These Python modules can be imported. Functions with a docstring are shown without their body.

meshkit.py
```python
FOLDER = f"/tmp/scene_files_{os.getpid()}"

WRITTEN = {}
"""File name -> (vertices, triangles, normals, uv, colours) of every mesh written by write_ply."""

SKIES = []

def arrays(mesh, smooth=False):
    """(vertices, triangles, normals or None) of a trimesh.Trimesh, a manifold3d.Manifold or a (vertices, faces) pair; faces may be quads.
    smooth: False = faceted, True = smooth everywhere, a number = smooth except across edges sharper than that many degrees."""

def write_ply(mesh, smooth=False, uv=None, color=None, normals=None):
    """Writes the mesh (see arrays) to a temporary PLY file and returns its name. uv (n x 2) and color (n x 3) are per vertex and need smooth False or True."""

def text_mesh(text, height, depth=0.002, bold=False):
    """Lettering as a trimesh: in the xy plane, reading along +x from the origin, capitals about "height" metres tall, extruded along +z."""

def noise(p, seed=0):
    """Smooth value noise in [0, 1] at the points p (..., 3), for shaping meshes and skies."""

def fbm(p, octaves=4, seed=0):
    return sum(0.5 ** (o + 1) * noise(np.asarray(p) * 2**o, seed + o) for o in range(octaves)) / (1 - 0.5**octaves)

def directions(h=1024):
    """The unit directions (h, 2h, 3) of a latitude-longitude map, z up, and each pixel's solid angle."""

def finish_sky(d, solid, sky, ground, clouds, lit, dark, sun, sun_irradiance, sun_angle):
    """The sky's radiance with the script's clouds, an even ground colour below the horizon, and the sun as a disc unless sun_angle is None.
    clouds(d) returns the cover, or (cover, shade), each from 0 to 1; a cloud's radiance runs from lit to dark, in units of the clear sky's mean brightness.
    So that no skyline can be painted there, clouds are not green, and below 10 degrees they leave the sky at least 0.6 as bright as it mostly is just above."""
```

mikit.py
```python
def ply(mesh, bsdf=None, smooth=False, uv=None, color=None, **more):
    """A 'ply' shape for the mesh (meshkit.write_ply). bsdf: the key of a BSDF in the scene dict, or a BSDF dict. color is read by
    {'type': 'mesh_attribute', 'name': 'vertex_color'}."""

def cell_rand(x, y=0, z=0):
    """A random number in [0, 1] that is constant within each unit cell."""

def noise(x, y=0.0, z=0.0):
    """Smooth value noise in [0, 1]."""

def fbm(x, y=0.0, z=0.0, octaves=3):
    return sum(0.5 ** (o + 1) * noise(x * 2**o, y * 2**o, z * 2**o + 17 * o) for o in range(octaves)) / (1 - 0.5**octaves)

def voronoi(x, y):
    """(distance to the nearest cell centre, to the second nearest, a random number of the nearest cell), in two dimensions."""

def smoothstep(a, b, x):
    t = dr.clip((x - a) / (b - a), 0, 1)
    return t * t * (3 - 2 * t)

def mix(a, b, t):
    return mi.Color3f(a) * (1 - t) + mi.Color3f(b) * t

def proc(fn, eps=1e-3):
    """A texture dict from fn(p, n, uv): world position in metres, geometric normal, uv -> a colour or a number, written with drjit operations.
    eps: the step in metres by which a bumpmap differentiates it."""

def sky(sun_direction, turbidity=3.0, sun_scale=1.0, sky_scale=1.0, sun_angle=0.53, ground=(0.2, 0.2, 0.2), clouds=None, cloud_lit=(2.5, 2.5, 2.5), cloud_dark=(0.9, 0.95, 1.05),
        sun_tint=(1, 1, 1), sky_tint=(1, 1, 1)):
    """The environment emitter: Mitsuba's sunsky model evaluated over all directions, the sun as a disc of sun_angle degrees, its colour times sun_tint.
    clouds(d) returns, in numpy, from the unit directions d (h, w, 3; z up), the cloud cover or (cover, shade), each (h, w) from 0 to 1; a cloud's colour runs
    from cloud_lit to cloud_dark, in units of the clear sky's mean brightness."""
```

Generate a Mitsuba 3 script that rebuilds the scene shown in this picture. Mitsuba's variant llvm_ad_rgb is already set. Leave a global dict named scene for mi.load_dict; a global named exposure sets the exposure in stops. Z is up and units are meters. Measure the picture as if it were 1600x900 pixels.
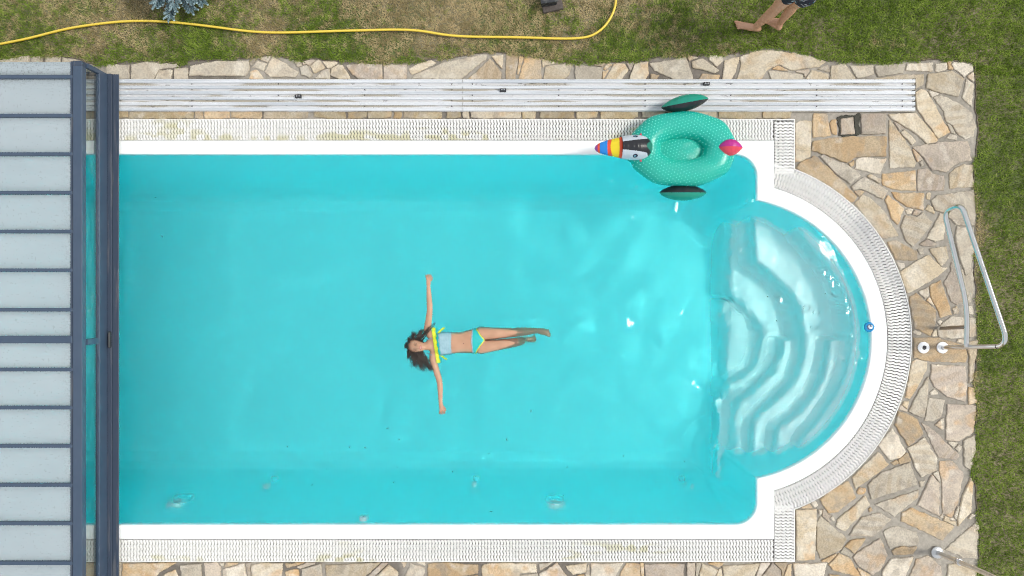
import math, random
import numpy as np
import trimesh, shapely, manifold3d, mapbox_earcut
from shapely.geometry import Polygon, Point, LineString, box
import drjit as dr
import mitsuba as mi
import mikit, meshkit
from mikit import proc, fbm, noise, cell_rand, smoothstep, mix, ply

T = mi.ScalarTransform4f
scene, labels = {}, {}

# ---------------------------------------------------------------- camera, sky, exposure
S, H = 145.0, 7.35            # pixels of the photograph per metre on the deck; drone height above the deck
scene['camera'] = {'type': 'perspective', 'fov': 2 * math.degrees(math.atan(800 / S / H)), 'fov_axis': 'x', 'near_clip': 0.05, 'far_clip': 400.0,
                   'to_world': T().look_at(origin=[0, 0, H], target=[0, 0, 0], up=[0, 1, 0])}
def overcast(d):
    shade = 0.9 * np.clip(meshkit.fbm(d * [3.2, 3.2, 2.0] + 5, 4, 3) * 2.2 - 0.6, 0, 1)
    return np.ones(d.shape[:2]), 0.35 * shade
scene['sky'] = mikit.sky((0.62, 0.06, 0.78), turbidity=3, sun_scale=0.5, sun_angle=11.5, sun_tint=(0.86, 1.0, 1.2), clouds=overcast,
                         cloud_lit=(2.58, 2.68, 2.80), ground=(0.10, 0.11, 0.08))
exposure = 2.02

# ---------------------------------------------------------------- helpers
WATER = -0.03

def P(px, py, z=0.0):
    """Where the drone's view of pixel (px, py) of the photograph meets the height z; below the water line the ray is refracted."""
    if z >= WATER:
        k = (H - z) / S / H
        return np.array([(px - 800) * k, (450 - py) * k, z])
    a = P(px, py, WATER)
    r = math.hypot(a[0], a[1]) + 1e-9
    s = r / math.hypot(r, H - WATER) / 1.333
    t = s / math.sqrt(1 - s * s) * (WATER - z)
    return np.array([a[0] * (1 + t / r), a[1] * (1 + t / r), z])

def XY(pts, z=0.0):
    return np.array([P(x, y, z)[:2] for x, y in pts])

def key_for(name):
    k, i = name, 0
    while k in scene or k in labels:
        i += 1
        k = f'{name}_{i:03d}'
    return k

def tag(key, label, cat, group=None, kind=None):
    d = labels[key] = {'label': label, 'category': cat}
    if group: d['group'] = group
    if kind: d['kind'] = kind
    return key

def thing(name, label, cat, group=None, kind=None):
    return tag(key_for(name), label, cat, group, kind)

def add(name, mesh, mat, parent=None, smooth=False, kind=None, label=None, **kw):
    base = f'{parent}__{name}' if parent else name
    k, i = base, 0
    while k in scene:
        i += 1
        k = f'{base}_{i:03d}'
    scene[k] = ply(mesh, mat, smooth, **kw)
    if kind or label:
        labels[k] = {a: b for a, b in (('kind', kind), ('label', label)) if b}
    return k

def cat(ms):
    vs, fs, n = [], [], 0
    for m in ms:
        v, f = (m.vertices, m.faces) if hasattr(m, 'faces') else m
        vs.append(np.asarray(v)); fs.append(np.asarray(f) + n); n += len(v)
    return trimesh.Trimesh(np.vstack(vs), np.vstack(fs), process=False)

def bx(x0, x1, y0, y1, z0, z1, bev=0.0):
    if bev <= 0:
        m = trimesh.creation.box((x1 - x0, y1 - y0, z1 - z0)); m.apply_translation(((x0 + x1) / 2, (y0 + y1) / 2, (z0 + z1) / 2)); return m
    c = []
    for ax in range(3):
        e = [bev] * 3; e[ax] = 0
        lo, hi = np.array([x0, y0, z0]) + e, np.array([x1, y1, z1]) - e
        c += [[(lo, hi)[i][0], (lo, hi)[j][1], (lo, hi)[k][2]] for i in (0, 1) for j in (0, 1) for k in (0, 1)]
    return man(manifold3d.Manifold.hull_points(np.array(c)))

def man(m):
    a = m.to_mesh()
    return trimesh.Trimesh(np.array(a.vert_properties[:, :3], float), np.array(a.tri_verts), process=False)

def tube(path, r, n=10, cap=True):
    p = np.asarray(path, float); m = len(p)
    r = np.broadcast_to(np.asarray(r, float), (m,))
    t = np.gradient(p, axis=0); t /= np.linalg.norm(t, axis=1, keepdims=True) + 1e-12
    u = np.cross(t[0], [0.31, 0.2, 0.93]); u /= np.linalg.norm(u)
    rings, a = [], np.linspace(0, 2 * math.pi, n, endpoint=False)
    for i in range(m):
        u = u - t[i] * (u @ t[i]); u /= np.linalg.norm(u)
        w = np.cross(t[i], u)
        rings.append(p[i] + r[i] * (np.cos(a)[:, None] * u + np.sin(a)[:, None] * w))
    v = np.vstack(rings); f = []
    for i in range(m - 1):
        for j in range(n):
            q, s = i * n + j, i * n + (j + 1) % n
            f += [[q, s, s + n], [q, s + n, q + n]]
    if cap:
        v = np.vstack([v, p[0], p[-1]]); b = len(v) - 2
        for j in range(n):
            f += [[b, (j + 1) % n, j], [b + 1, (m - 1) * n + j, (m - 1) * n + (j + 1) % n]]
    return trimesh.Trimesh(v, f, process=False)

def spline(pts, n):
    from scipy.interpolate import CubicSpline
    p = np.asarray(pts, float)
    d = np.r_[0, np.cumsum(np.linalg.norm(np.diff(p, axis=0), axis=1))]
    return CubicSpline(d, p)(np.linspace(0, d[-1], n))

def fillet(pts, rad, n=6):
    """A polyline with rounded corners."""
    p = [np.asarray(q, float) for q in pts]; out = [p[0]]
    for i in range(1, len(p) - 1):
        a, b = p[i - 1] - p[i], p[i + 1] - p[i]
        r = rad[i - 1] if isinstance(rad, (list, tuple)) else rad
        r = min(r, 0.48 * np.linalg.norm(a), 0.48 * np.linalg.norm(b))
        a, b = p[i] + a / np.linalg.norm(a) * r, p[i] + b / np.linalg.norm(b) * r
        out += [(1 - t) ** 2 * a + 2 * t * (1 - t) * p[i] + t * t * b for t in np.linspace(0, 1, n)]
    return np.array(out + [p[-1]])

def dens(path, step):
    p = np.asarray(path, float); out = []
    for a, b in zip(p[:-1], p[1:]):
        k = max(1, int(np.linalg.norm(b - a) / step))
        out += [a + (b - a) * i / k for i in range(k)]
    return np.array(out + [p[-1]])

def earcut(rings):
    v = np.vstack(rings)
    return np.asarray(mapbox_earcut.triangulate_float64(v, np.cumsum([len(r) for r in rings]).astype(np.uint32))).reshape(-1, 3)

def ring_offset(r, d):
    """Moves a closed ring (counter-clockwise = solid on the left) inwards by d."""
    e = np.roll(r, -1, 0) - r; e /= np.linalg.norm(e, axis=1, keepdims=True) + 1e-12
    n1 = np.stack([-e[:, 1], e[:, 0]], 1); n0 = np.roll(n1, 1, 0)
    m = n0 + n1; m /= np.maximum((m * n1).sum(1, keepdims=True), 0.35)
    return r + m * d

def slab(poly, profile, bottom=False):
    """A flat body of the shapely polygon; profile: (inset, z) pairs from the lowest ring up to the top face."""
    poly = shapely.geometry.polygon.orient(poly)
    rings = [np.array(r.coords)[:-1] for r in [poly.exterior, *poly.interiors]]
    V, F, n = [], [], 0
    tops = [ring_offset(r, profile[-1][0]) for r in rings]
    for r in rings:
        k = len(r); i = np.arange(k); j = (i + 1) % k
        for q, (d, z) in enumerate(profile):
            V.append(np.c_[ring_offset(r, d), np.full(k, z)])
            if q:
                a = n + q * k
                F += [np.c_[a - k + i, a - k + j, a + j], np.c_[a - k + i, a + j, a + i]]
        n += k * len(profile)
    t = earcut(tops); tv = np.vstack(tops)
    V.append(np.c_[tv, np.full(len(tv), profile[-1][1])])
    a, b, c = tv[t[:, 0]], tv[t[:, 1]], tv[t[:, 2]]
    up = ((b - a)[:, 0] * (c - a)[:, 1] - (b - a)[:, 1] * (c - a)[:, 0]) > 0
    t = np.where(up[:, None], t, t[:, ::-1])
    F.append(t + n)
    return trimesh.Trimesh(np.vstack(V), np.vstack(F), process=False)

def sheet(poly, z):
    poly = shapely.geometry.polygon.orient(poly)
    rings = [np.array(r.coords)[:-1] for r in [poly.exterior, *poly.interiors]]
    t, tv = earcut(rings), np.vstack(rings)
    a, b, c = tv[t[:, 0]], tv[t[:, 1]], tv[t[:, 2]]
    up = ((b - a)[:, 0] * (c - a)[:, 1] - (b - a)[:, 1] * (c - a)[:, 0]) > 0
    return trimesh.Trimesh(np.c_[tv, np.full(len(tv), z)], np.where(up[:, None], t, t[:, ::-1]), process=False)

def grid_mesh(xs, ys, zf, keep=None):
    X, Y = np.meshgrid(xs, ys)
    Z = zf(X, Y)
    n, m = len(ys), len(xs)
    idx = np.arange(n * m).reshape(n, m)
    a, b, c, d = idx[:-1, :-1].ravel(), idx[:-1, 1:].ravel(), idx[1:, 1:].ravel(), idx[1:, :-1].ravel()
    f = np.vstack([np.c_[a, b, c], np.c_[a, c, d]])
    if keep is not None:
        k = keep(X, Y).ravel()
        f = f[k[f].any(1)]
    v = np.c_[X.ravel(), Y.ravel(), Z.ravel()]
    used = np.unique(f); remap = np.full(len(v), -1); remap[used] = np.arange(len(used))
    return trimesh.Trimesh(v[used], remap[f], process=False)

def sdf(poly, X, Y):
    """Signed distance to the polygon's outline, positive inside."""
    from scipy.spatial import cKDTree
    if poly.wkb not in TREES:
        rings = [np.array(shapely.segmentize(r, 0.003).coords) for r in [poly.exterior, *poly.interiors]]
        shapely.prepare(poly)
        TREES[poly.wkb] = cKDTree(np.vstack(rings))
    d = TREES[poly.wkb].query(np.c_[X.ravel(), Y.ravel()])[0]
    return np.where(shapely.contains_xy(poly, X.ravel(), Y.ravel()), d, -d).reshape(X.shape)
TREES = {}

def rgb(*c): return {'type': 'rgb', 'value': list(c)}
def mat(name, d, two=True):
    scene[name] = {'type': 'twosided', 'bsdf': d} if two else d
    return name
def pr(color, rough=0.5, **k): return {'type': 'principled', 'base_color': color if isinstance(color, dict) else rgb(*color), 'roughness': rough, **k}

# ---------------------------------------------------------------- materials of the setting
mat('m_gelcoat', pr((0.25, 0.95, 0.97), 0.35))
mat('m_step', pr((0.82, 0.875, 0.88), 0.35))
mat('m_coping', pr(proc(lambda p, n, uv: mix((0.86, 0.88, 0.885), (0.80, 0.82, 0.815), smoothstep(0.5, 0.85, fbm(p.x * 1.5, p.y * 9, 0, 3)))), 0.4))
def grate_col(p, n, uv):
    a = smoothstep(0.52, 0.72, fbm(p.x * 1.1 + 3, p.y * 5, 1, 3)) * smoothstep(0.35, 0.6, noise(p.x * 14, p.y * 16, 2))
    edge = smoothstep(2.1, 1.4, p.x)
    c = mix((0.70, 0.695, 0.68), (0.50, 0.47, 0.27), a * edge * 0.75)
    return mix(c, (0.36, 0.34, 0.30), smoothstep(0.7, 0.85, noise(p.x * 60, p.y * 60, 5)) * 0.25)
mat('m_grate', pr(proc(grate_col), 0.45))
mat('m_gutter', pr((0.22, 0.215, 0.205), 0.7))
def mortar_col(p, n, uv):
    g = fbm(p.x * 40, p.y * 40, 0, 3)
    w = smoothstep(0.4, 0.65, fbm(p.x * 2.2 + 9, p.y * 2.2, 3, 3))
    c = mix((0.16, 0.14, 0.12), (0.32, 0.29, 0.25), w)
    far = smoothstep(2.4, 3.4, p.x) * 0.6
    c = mix(c, (0.35, 0.32, 0.275), far)
    return mix(c * 0.75, c * 1.2, g)
mat('m_mortar', {'type': 'bumpmap', 'bsdf': pr(proc(mortar_col), 0.9), 'arbitrary': proc(lambda p, n, uv: fbm(p.x * 60, p.y * 60, 0, 3), eps=2e-3), 'scale': 0.004})
PAL = [((0.44, 0.37, 0.27), (0.50, 0.45, 0.37)), ((0.47, 0.37, 0.25), (0.45, 0.31, 0.17)), ((0.45, 0.415, 0.355), (0.38, 0.345, 0.295)),
       ((0.55, 0.51, 0.45), (0.48, 0.44, 0.38)), ((0.43, 0.375, 0.32), (0.37, 0.32, 0.285)), ((0.36, 0.29, 0.21), (0.45, 0.33, 0.20)), ((0.30, 0.23, 0.13), (0.36, 0.31, 0.22))]
def stone_col(p, n, uv):
    si, code = dr.floor(uv.x / 20), dr.floor(uv.y / 20)
    x, y = uv.x - si * 20 - 10, uv.y - code * 20 - 10
    r, r2 = cell_rand(si, 3), cell_rand(si, 8)
    a, b = mi.Color3f(PAL[0][0]), mi.Color3f(PAL[0][1])
    for i, (c1, c2) in enumerate(PAL[1:], 1):
        a = dr.select(code > i - 0.5, mi.Color3f(c1), a); b = dr.select(code > i - 0.5, mi.Color3f(c2), b)
    t = fbm(x * 5 + si * 3.7, y * 11, 1, 4)
    c = mix(a, b, smoothstep(0.35, 0.65, t))
    # iron bands that follow the bedding of the slab
    band = smoothstep(0.0, 0.35, dr.sin((y + 0.10 * fbm(x * 4 + si, y * 4, 2, 3)) * (34 + 30 * r2) + r * 9))
    c = mix(c, c * mi.Color3f(0.80, 0.72, 0.62), band * (0.15 + 0.5 * r2) * smoothstep(0.4, 0.6, fbm(x * 4, y * 4 + si, 4, 2)))
    ochre = smoothstep(0.60, 0.74, fbm(x * 6 + si * 1.3, y * 6, 7, 3)) * (0.25 + 0.6 * r)
    c = mix(c, mi.Color3f(0.45, 0.26, 0.10), ochre * dr.select((code > 1.5) & (code < 2.5), 0.15, 0.65))
    c = mix(c, mi.Color3f(0.26, 0.23, 0.20), smoothstep(0.60, 0.78, fbm(x * 9 + si, y * 9, 11, 4)) * 0.55)
    c = mix(c, mi.Color3f(0.62, 0.59, 0.54), smoothstep(0.62, 0.8, fbm(x * 7 + si, y * 7, 15, 4)) * 0.5)
    g = 0.84 + 0.32 * noise(p.x * 95, p.y * 95, 3)
    c = c * 0.84 + mi.Color3f(0.46, 0.415, 0.345) * 0.16
    return c * g * (0.85 + 0.36 * r) * mi.Color3f(1.03, 1.0, 0.95)
def stone_bump(p, n, uv):
    si = dr.floor(uv.x / 20)
    x, y = uv.x - si * 20, uv.y
    return fbm(x * 22, y * 60, 1, 4) + 0.5 * fbm(p.x * 90, p.y * 90, 4, 2)
mat('m_stone', {'type': 'bumpmap', 'bsdf': pr(proc(stone_col), 0.75, specular=0.3), 'arbitrary': proc(stone_bump, eps=2e-3), 'scale': 0.009})
mat('m_moss', {'type': 'bumpmap', 'bsdf': pr(proc(lambda p, n, uv: mix((0.035, 0.035, 0.028), (0.08, 0.075, 0.06), noise(p.x * 90, p.y * 90))), 0.95), 'arbitrary': proc(lambda p, n, uv: fbm(p.x * 80, p.y * 80), eps=2e-3), 'scale': 0.01})

# ---------------------------------------------------------------- plan of the pool (metres, from the photograph)
LEFT = -7.6
yt, yb = P(0, 241)[1], P(0, 820)[1]
xr = P(1183, 0)[0]
C = P(1140, 530)[:2]
basin = box(LEFT, yb, xr, yt).buffer(-0.24).buffer(0.24, quad_segs=24)
pool = basin.union(Point(C).buffer(222 / S, quad_segs=64)).buffer(0)
gx0, gx1 = P(1210, 0)[0], P(1241, 0)[0]
gt0, gt1, gb0, gb1 = P(0, 219)[1], P(0, 187)[1], P(0, 843)[1], P(0, 877)[1]
inner = box(LEFT, gb0, gx0, gt0).union(Point(C).buffer(247 / S, quad_segs=64))
outer = box(LEFT, gb1, gx1, gt1).union(Point(C).buffer(284 / S, quad_segs=64))

pk = thing('swimming_pool', 'rectangular pool with white coping, overflow grating and round stepped end', 'swimming pool')
WALLD = 1.42
def wall_depth(d):
    """depth of the shell at the distance d inside the water's edge"""
    d = np.clip(d, 0, None)
    w = np.interp(d, [0, .018, .055, .11, .15, .19, .25, .33, .45], [0.0, .12, .45, .85, 1.06, 1.19, 1.30, 1.38, 1.42])
    return w
def shell_z(X, Y):
    d = sdf(pool, X, Y)
    z = -wall_depth(d + 0.004)
    z = np.where(d < -0.012, 0.0, z)
    return z - 0.03
g = 0.018
xs, ys = np.arange(LEFT + 0.02, C[0] + 222 / S + 0.06, g), np.arange(yb - 0.05, yt + 0.06, g)
add('shell', grid_mesh(xs, ys, shell_z, lambda X, Y: sdf(pool, X, Y) > -0.02), 'm_gelcoat', pk, smooth=40)
ring = inner.difference(pool)
add('coping', slab(ring.simplify(0.0005), [(0, -0.30), (0, -0.012), (0.004, -0.003), (0.012, 0.002)]), 'm_coping', pk, smooth=30)
add('gutter', sheet(outer.difference(inner.buffer(-0.004)), -0.16), 'm_gutter', pk)
lip = outer.buffer(0.008, join_style=2).difference(outer.buffer(-0.004, join_style=2))
add('grating_frame', slab(lip, [(0, -0.16), (0, -0.001), (0.002, 0.002)]), 'm_grate', pk)

# wavy transverse bars of the overflow grating
def bar(along, w, L, n=8, amp=0.0055):
    t = np.linspace(0.0005, L - 0.0005, n * 4 + 1)
    off = amp * np.sin(np.linspace(0, n * math.pi, len(t)))
    a = np.c_[along + off - w / 2, t]; b = np.c_[along + off + w / 2, t]
    return a, b
def bar_mesh(fn, along, w, L, z0=-0.03, z1=0.0):
    a, b = bar(along, w, L)
    A, B = np.array([fn(*q) for q in a]), np.array([fn(*q) for q in b])
    k = len(A); h = np.full(k, z1) ; lo = np.full(k, z0)
    v = np.vstack([np.c_[A, lo], np.c_[A, h - 0.003], np.c_[A * .8 + B * .2, h], np.c_[A * .2 + B * .8, h], np.c_[B, h - 0.003], np.c_[B, lo]])
    f = []
    i = np.arange(k - 1)
    for r in range(5):
        p0, p1 = r * k + i, (r + 1) * k + i
        f += [np.c_[p0, p1, p1 + 1], np.c_[p0, p1 + 1, p0 + 1]]
    return v, np.vstack(f)
PITCH, BW = 0.0335, 0.0228
rows = []
Lw = gt1 - gt0
for x in np.arange(LEFT + 0.05, gx0 - 0.01, PITCH):
    rows.append(bar_mesh(lambda u, t: (u, gt0 + t), x, BW, gt1 - gt0))
    rows.append(bar_mesh(lambda u, t: (u, gb1 + t), x, BW, gb0 - gb1))
ya, yb2 = P(0, 270)[1], P(0, 792)[1]
for y in np.arange(ya, gt1 - 0.012, PITCH): rows.append(bar_mesh(lambda u, t: (gx0 + t, u), y, BW, gx1 - gx0))
for y in np.arange(gb1 + 0.014, yb2, PITCH): rows.append(bar_mesh(lambda u, t: (gx0 + t, u), y, BW, gx1 - gx0))
R0, R1 = 247.3 / S, 283 / S
th = PITCH / (0.5 * (R0 + R1))
for a in np.arange(-math.radians(75.6), math.radians(75.6), th):
    if abs(a) > 1.2 : low_bar = -0.004
    else: low_bar = 0.0
    rows.append(bar_mesh(lambda u, t, a=a: (C + (R0 + t) * np.array([math.cos(a + u / 1.84), math.sin(a + u / 1.84)])), 0, BW, R1 - R0, z1=low_bar))
for k in range(5):      # thin cross strips that hold the bars together
    f = (k + 0.5) / 5
    for y0, y1 in ((gt0, gt1), (gb1, gb0)):
        y = y0 + (y1 - y0) * f; rows.append(bx(LEFT, gx0, y - 0.002, y + 0.002, -0.028, -0.006))
    x = gx0 + (gx1 - gx0) * f
    rows += [bx(x - 0.002, x + 0.002, ya, gt1, -0.028, -0.006), bx(x - 0.002, x + 0.002, gb1, yb2, -0.028, -0.006)]
add('grating', cat(rows), 'm_grate', pk, smooth=False, kind='stuff')

# ---------------------------------------------------------------- steps and benches of the round end: terraces, outermost first
def Z1(a): return [(1100 + x / 3.6, 290 + y / 3.6) for x, y in a]
def Z2(a): return [(1100 + x / 3.6, 500 + y / 3.6) for x, y in a]
EDGES = [  # (depth of the tread, left edge from top to bottom as seen in the photograph)
    (0.24, Z1([(545, 100), (545, 240), (575, 300), (640, 370), (710, 450), (770, 540), (810, 620), (835, 720), (843, 850)]) + Z2([(840, 80), (828, 190), (800, 320), (740, 430), (660, 550), (580, 640), (545, 700), (538, 760), (538, 900)])),
    (0.44, Z1([(800, 862)]) + Z2([(705, 110), (697, 200), (670, 320), (620, 420), (540, 520), (430, 600), (410, 640), (403, 740), (403, 900)])),
    (0.64, Z1([(270, 60), (278, 150), (280, 300), (290, 430), (350, 470), (430, 540), (490, 600), (530, 660), (555, 750), (567, 840)]) + Z2([(570, 100), (560, 220), (520, 330), (440, 420), (330, 520), (285, 570), (273, 640), (272, 750), (270, 900)])),
    (0.84, Z1([(548, 862)]) + Z2([(440, 110), (440, 200), (400, 290), (310, 380), (200, 450), (175, 500), (168, 600), (164, 720), (164, 900)])),
    (1.03, Z1([(150, 100), (148, 175), (143, 300), (140, 420), (134, 530), (135, 615), (200, 650), (240, 700), (300, 750), (318, 820)]) + Z2([(330, 60), (310, 190), (280, 270), (200, 325), (150, 350), (133, 410), (138, 470), (180, 480), (165, 560), (164, 720), (164, 900)])),
    (1.20, Z1([(112, 640), (113, 760)]) + Z2([(118, 60), (118, 160), (120, 260), (126, 355)])),
]
terr = []
for i, (dep, edge) in enumerate(EDGES):
    z = WATER - dep
    e = XY(edge, z)
    big = Polygon(np.vstack([e, [[C[0] + 2.2, e[-1][1]], [C[0] + 2.2, e[0][1]]]])).buffer(0)
    terr.append(big.intersection(pool.buffer(0.03)).buffer(0.02).buffer(-0.04).buffer(0.02))
t0 = terr[0]
terr[1] = terr[1].union(t0)
terr[2] = terr[2].union(terr[1]); terr[3] = terr[3].union(terr[2]); terr[4] = terr[4].union(terr[3]); terr[5] = terr[5].union(terr[4])
zt = [WATER - d for d, _ in EDGES] + [-1.45]
for i in range(6):
    poly = terr[i]; low = -1.46 if i >= 4 else zt[i + 1] - 0.04
    if i in (0, 2): low = zt[i + 2] - 0.04
    x0, y0, x1, y1 = poly.bounds
    def zf(X, Y, poly=poly, i=i, low=low):
        d = sdf(poly, X, Y)
        z = zt[i] - np.interp(-d, [-0.03, -0.02, -0.008, 0.0, 0.006, 0.03], [0.0, 0.002, 0.008, 0.022, 0.06, 1.3])
        return np.maximum(z + 0.004 * (meshkit.fbm(np.stack([X * 7, Y * 7, X * 0 + i], -1), 2) - 0.5), low)
    def keep(X, Y, poly=poly, i=i):
        k = sdf(poly, X, Y) > -0.12
        if i: k &= sdf(terr[i - 1], X, Y) < 0.10
        return k & (sdf(pool, X, Y) > -0.03)
    add('step', grid_mesh(np.arange(x0 - 0.13, x1 + 0.1, 0.0115), np.arange(y0 - 0.1, y1 + 0.1, 0.0115), zf, keep), 'm_step', pk, smooth=50)

# ---------------------------------------------------------------- water
scene['pool_water_medium'] = {'type': 'homogeneous', 'scale': 2.0, 'sigma_t': rgb(0.125, 0.007, 0.005), 'albedo': rgb(0.02, 0.4, 0.4)}
scene['m_water'] = {'type': 'dielectric', 'int_ior': 1.333, 'ext_ior': 1.0}
def wave(X, Y):
    q = np.stack([X, Y, X * 0], -1)
    calm = 0.55 + 0.45 * np.clip((X + 1.0) / 2.5, 0, 1)
    steps = 1 - 0.45 * np.clip((X - 2.2) / 0.5, 0, 1)
    warp = meshkit.fbm(q * 1.3, 2, 40)
    z = 0.024 * (meshkit.fbm(q * [2.4, 1.7, 1] + 1.5 * warp[..., None], 2, 5) - 0.5) * (0.6 + 0.4 * calm)
    z += 0.0260 * (meshkit.noise(q * [3.6, 2.9, 1] + 2.5 * warp[..., None], 7) - 0.5) * (0.5 + 0.5 * calm) * steps
    z += 0.0105 * (meshkit.noise(q * [8, 5.5, 1] + 3 * warp[..., None], 9) - 0.5) * calm * steps
    z += 0.0095 * (meshkit.noise(q * [15, 11, 1] + 5 * warp[..., None], 12) - 0.5) * calm * steps
    z += 0.0052 * (meshkit.noise(q * [30, 24, 1] + 5 * warp[..., None], 15) - 0.5) * calm
    # small rings that run out from the swimmer
    for a, b in (((672, 436), (676, 520)), ((678, 560), (690, 640)), ((640, 540), (740, 535)), ((740, 535), (850, 525))):
        p0, p1 = P(*a)[:2], P(*b)[:2]
        t = np.clip(((X - p0[0]) * (p1 - p0)[0] + (Y - p0[1]) * (p1 - p0)[1]) / ((p1 - p0) ** 2).sum(), 0, 1)
        d = np.hypot(X - p0[0] - t * (p1 - p0)[0], Y - p0[1] - t * (p1 - p0)[1])
        z += 0.0022 * np.exp(-d / 0.30) * np.sin(d * 2 * math.pi / 0.13)
    return WATER + z
g = 0.0125
wm = grid_mesh(np.arange(LEFT - 0.005, C[0] + 222 / S + 0.05, g), np.arange(yb - 0.04, yt + 0.05, g), wave, lambda X, Y: sdf(pool, X, Y) > -0.004)
k = add('water', wm, 'm_water', smooth=True)
scene[k]['interior'] = {'type': 'ref', 'id': 'pool_water_medium'}
tag(k, 'clear turquoise pool water with small ripples', 'water', kind='structure')

# ---------------------------------------------------------------- crazy paving
edge_px = [(-500, 96), (-20, 95), (45, 85), (95, 88), (150, 100), (185, 97), (215, 95), (250, 95), (280, 100), (295, 95), (320, 94), (390, 91), (420, 87), (427, 86), (445, 92), (470, 93), (500, 92), (560, 97), (600, 98), (650, 95), (690, 92),
           (735, 85), (760, 82), (800, 83), (830, 85), (860, 95), (900, 98), (950, 98), (1000, 94), (1040, 88), (1080, 86), (1110, 87), (1140, 85), (1165, 77), (1200, 74), (1235, 78), (1265, 85), (1295, 95), (1350, 98),
           (1420, 95), (1470, 95), (1522, 97), (1526, 130), (1523, 170), (1528, 200), (1525, 260), (1523, 300), (1528, 340), (1523, 420), (1526, 470), (1530, 540), (1523, 600), (1528, 640), (1526, 690), (1521, 740),
           (1530, 800), (1531, 850), (1529, 900), (1530, 1010), (-500, 1010)]
e = dens(XY(edge_px), 0.03)
jit = (meshkit.fbm(np.c_[e * 7, e[:, :1] * 0], 3, 3) - 0.5) * 0.05
e[:, 1] += np.where(e[:, 1] > 2.2, jit, 0); e[:, 0] += np.where(e[:, 0] > 4.5, jit, 0)
paved = Polygon(e).buffer(0)
hole = outer.buffer(0.008, join_style=2)
bed = paved.difference(hole).buffer(0)
add('paving', sheet(bed, -0.019), 'm_mortar')
tag('paving', 'sandstone crazy paving with grey mortar joints round the pool', 'paving', kind='structure')

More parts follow.
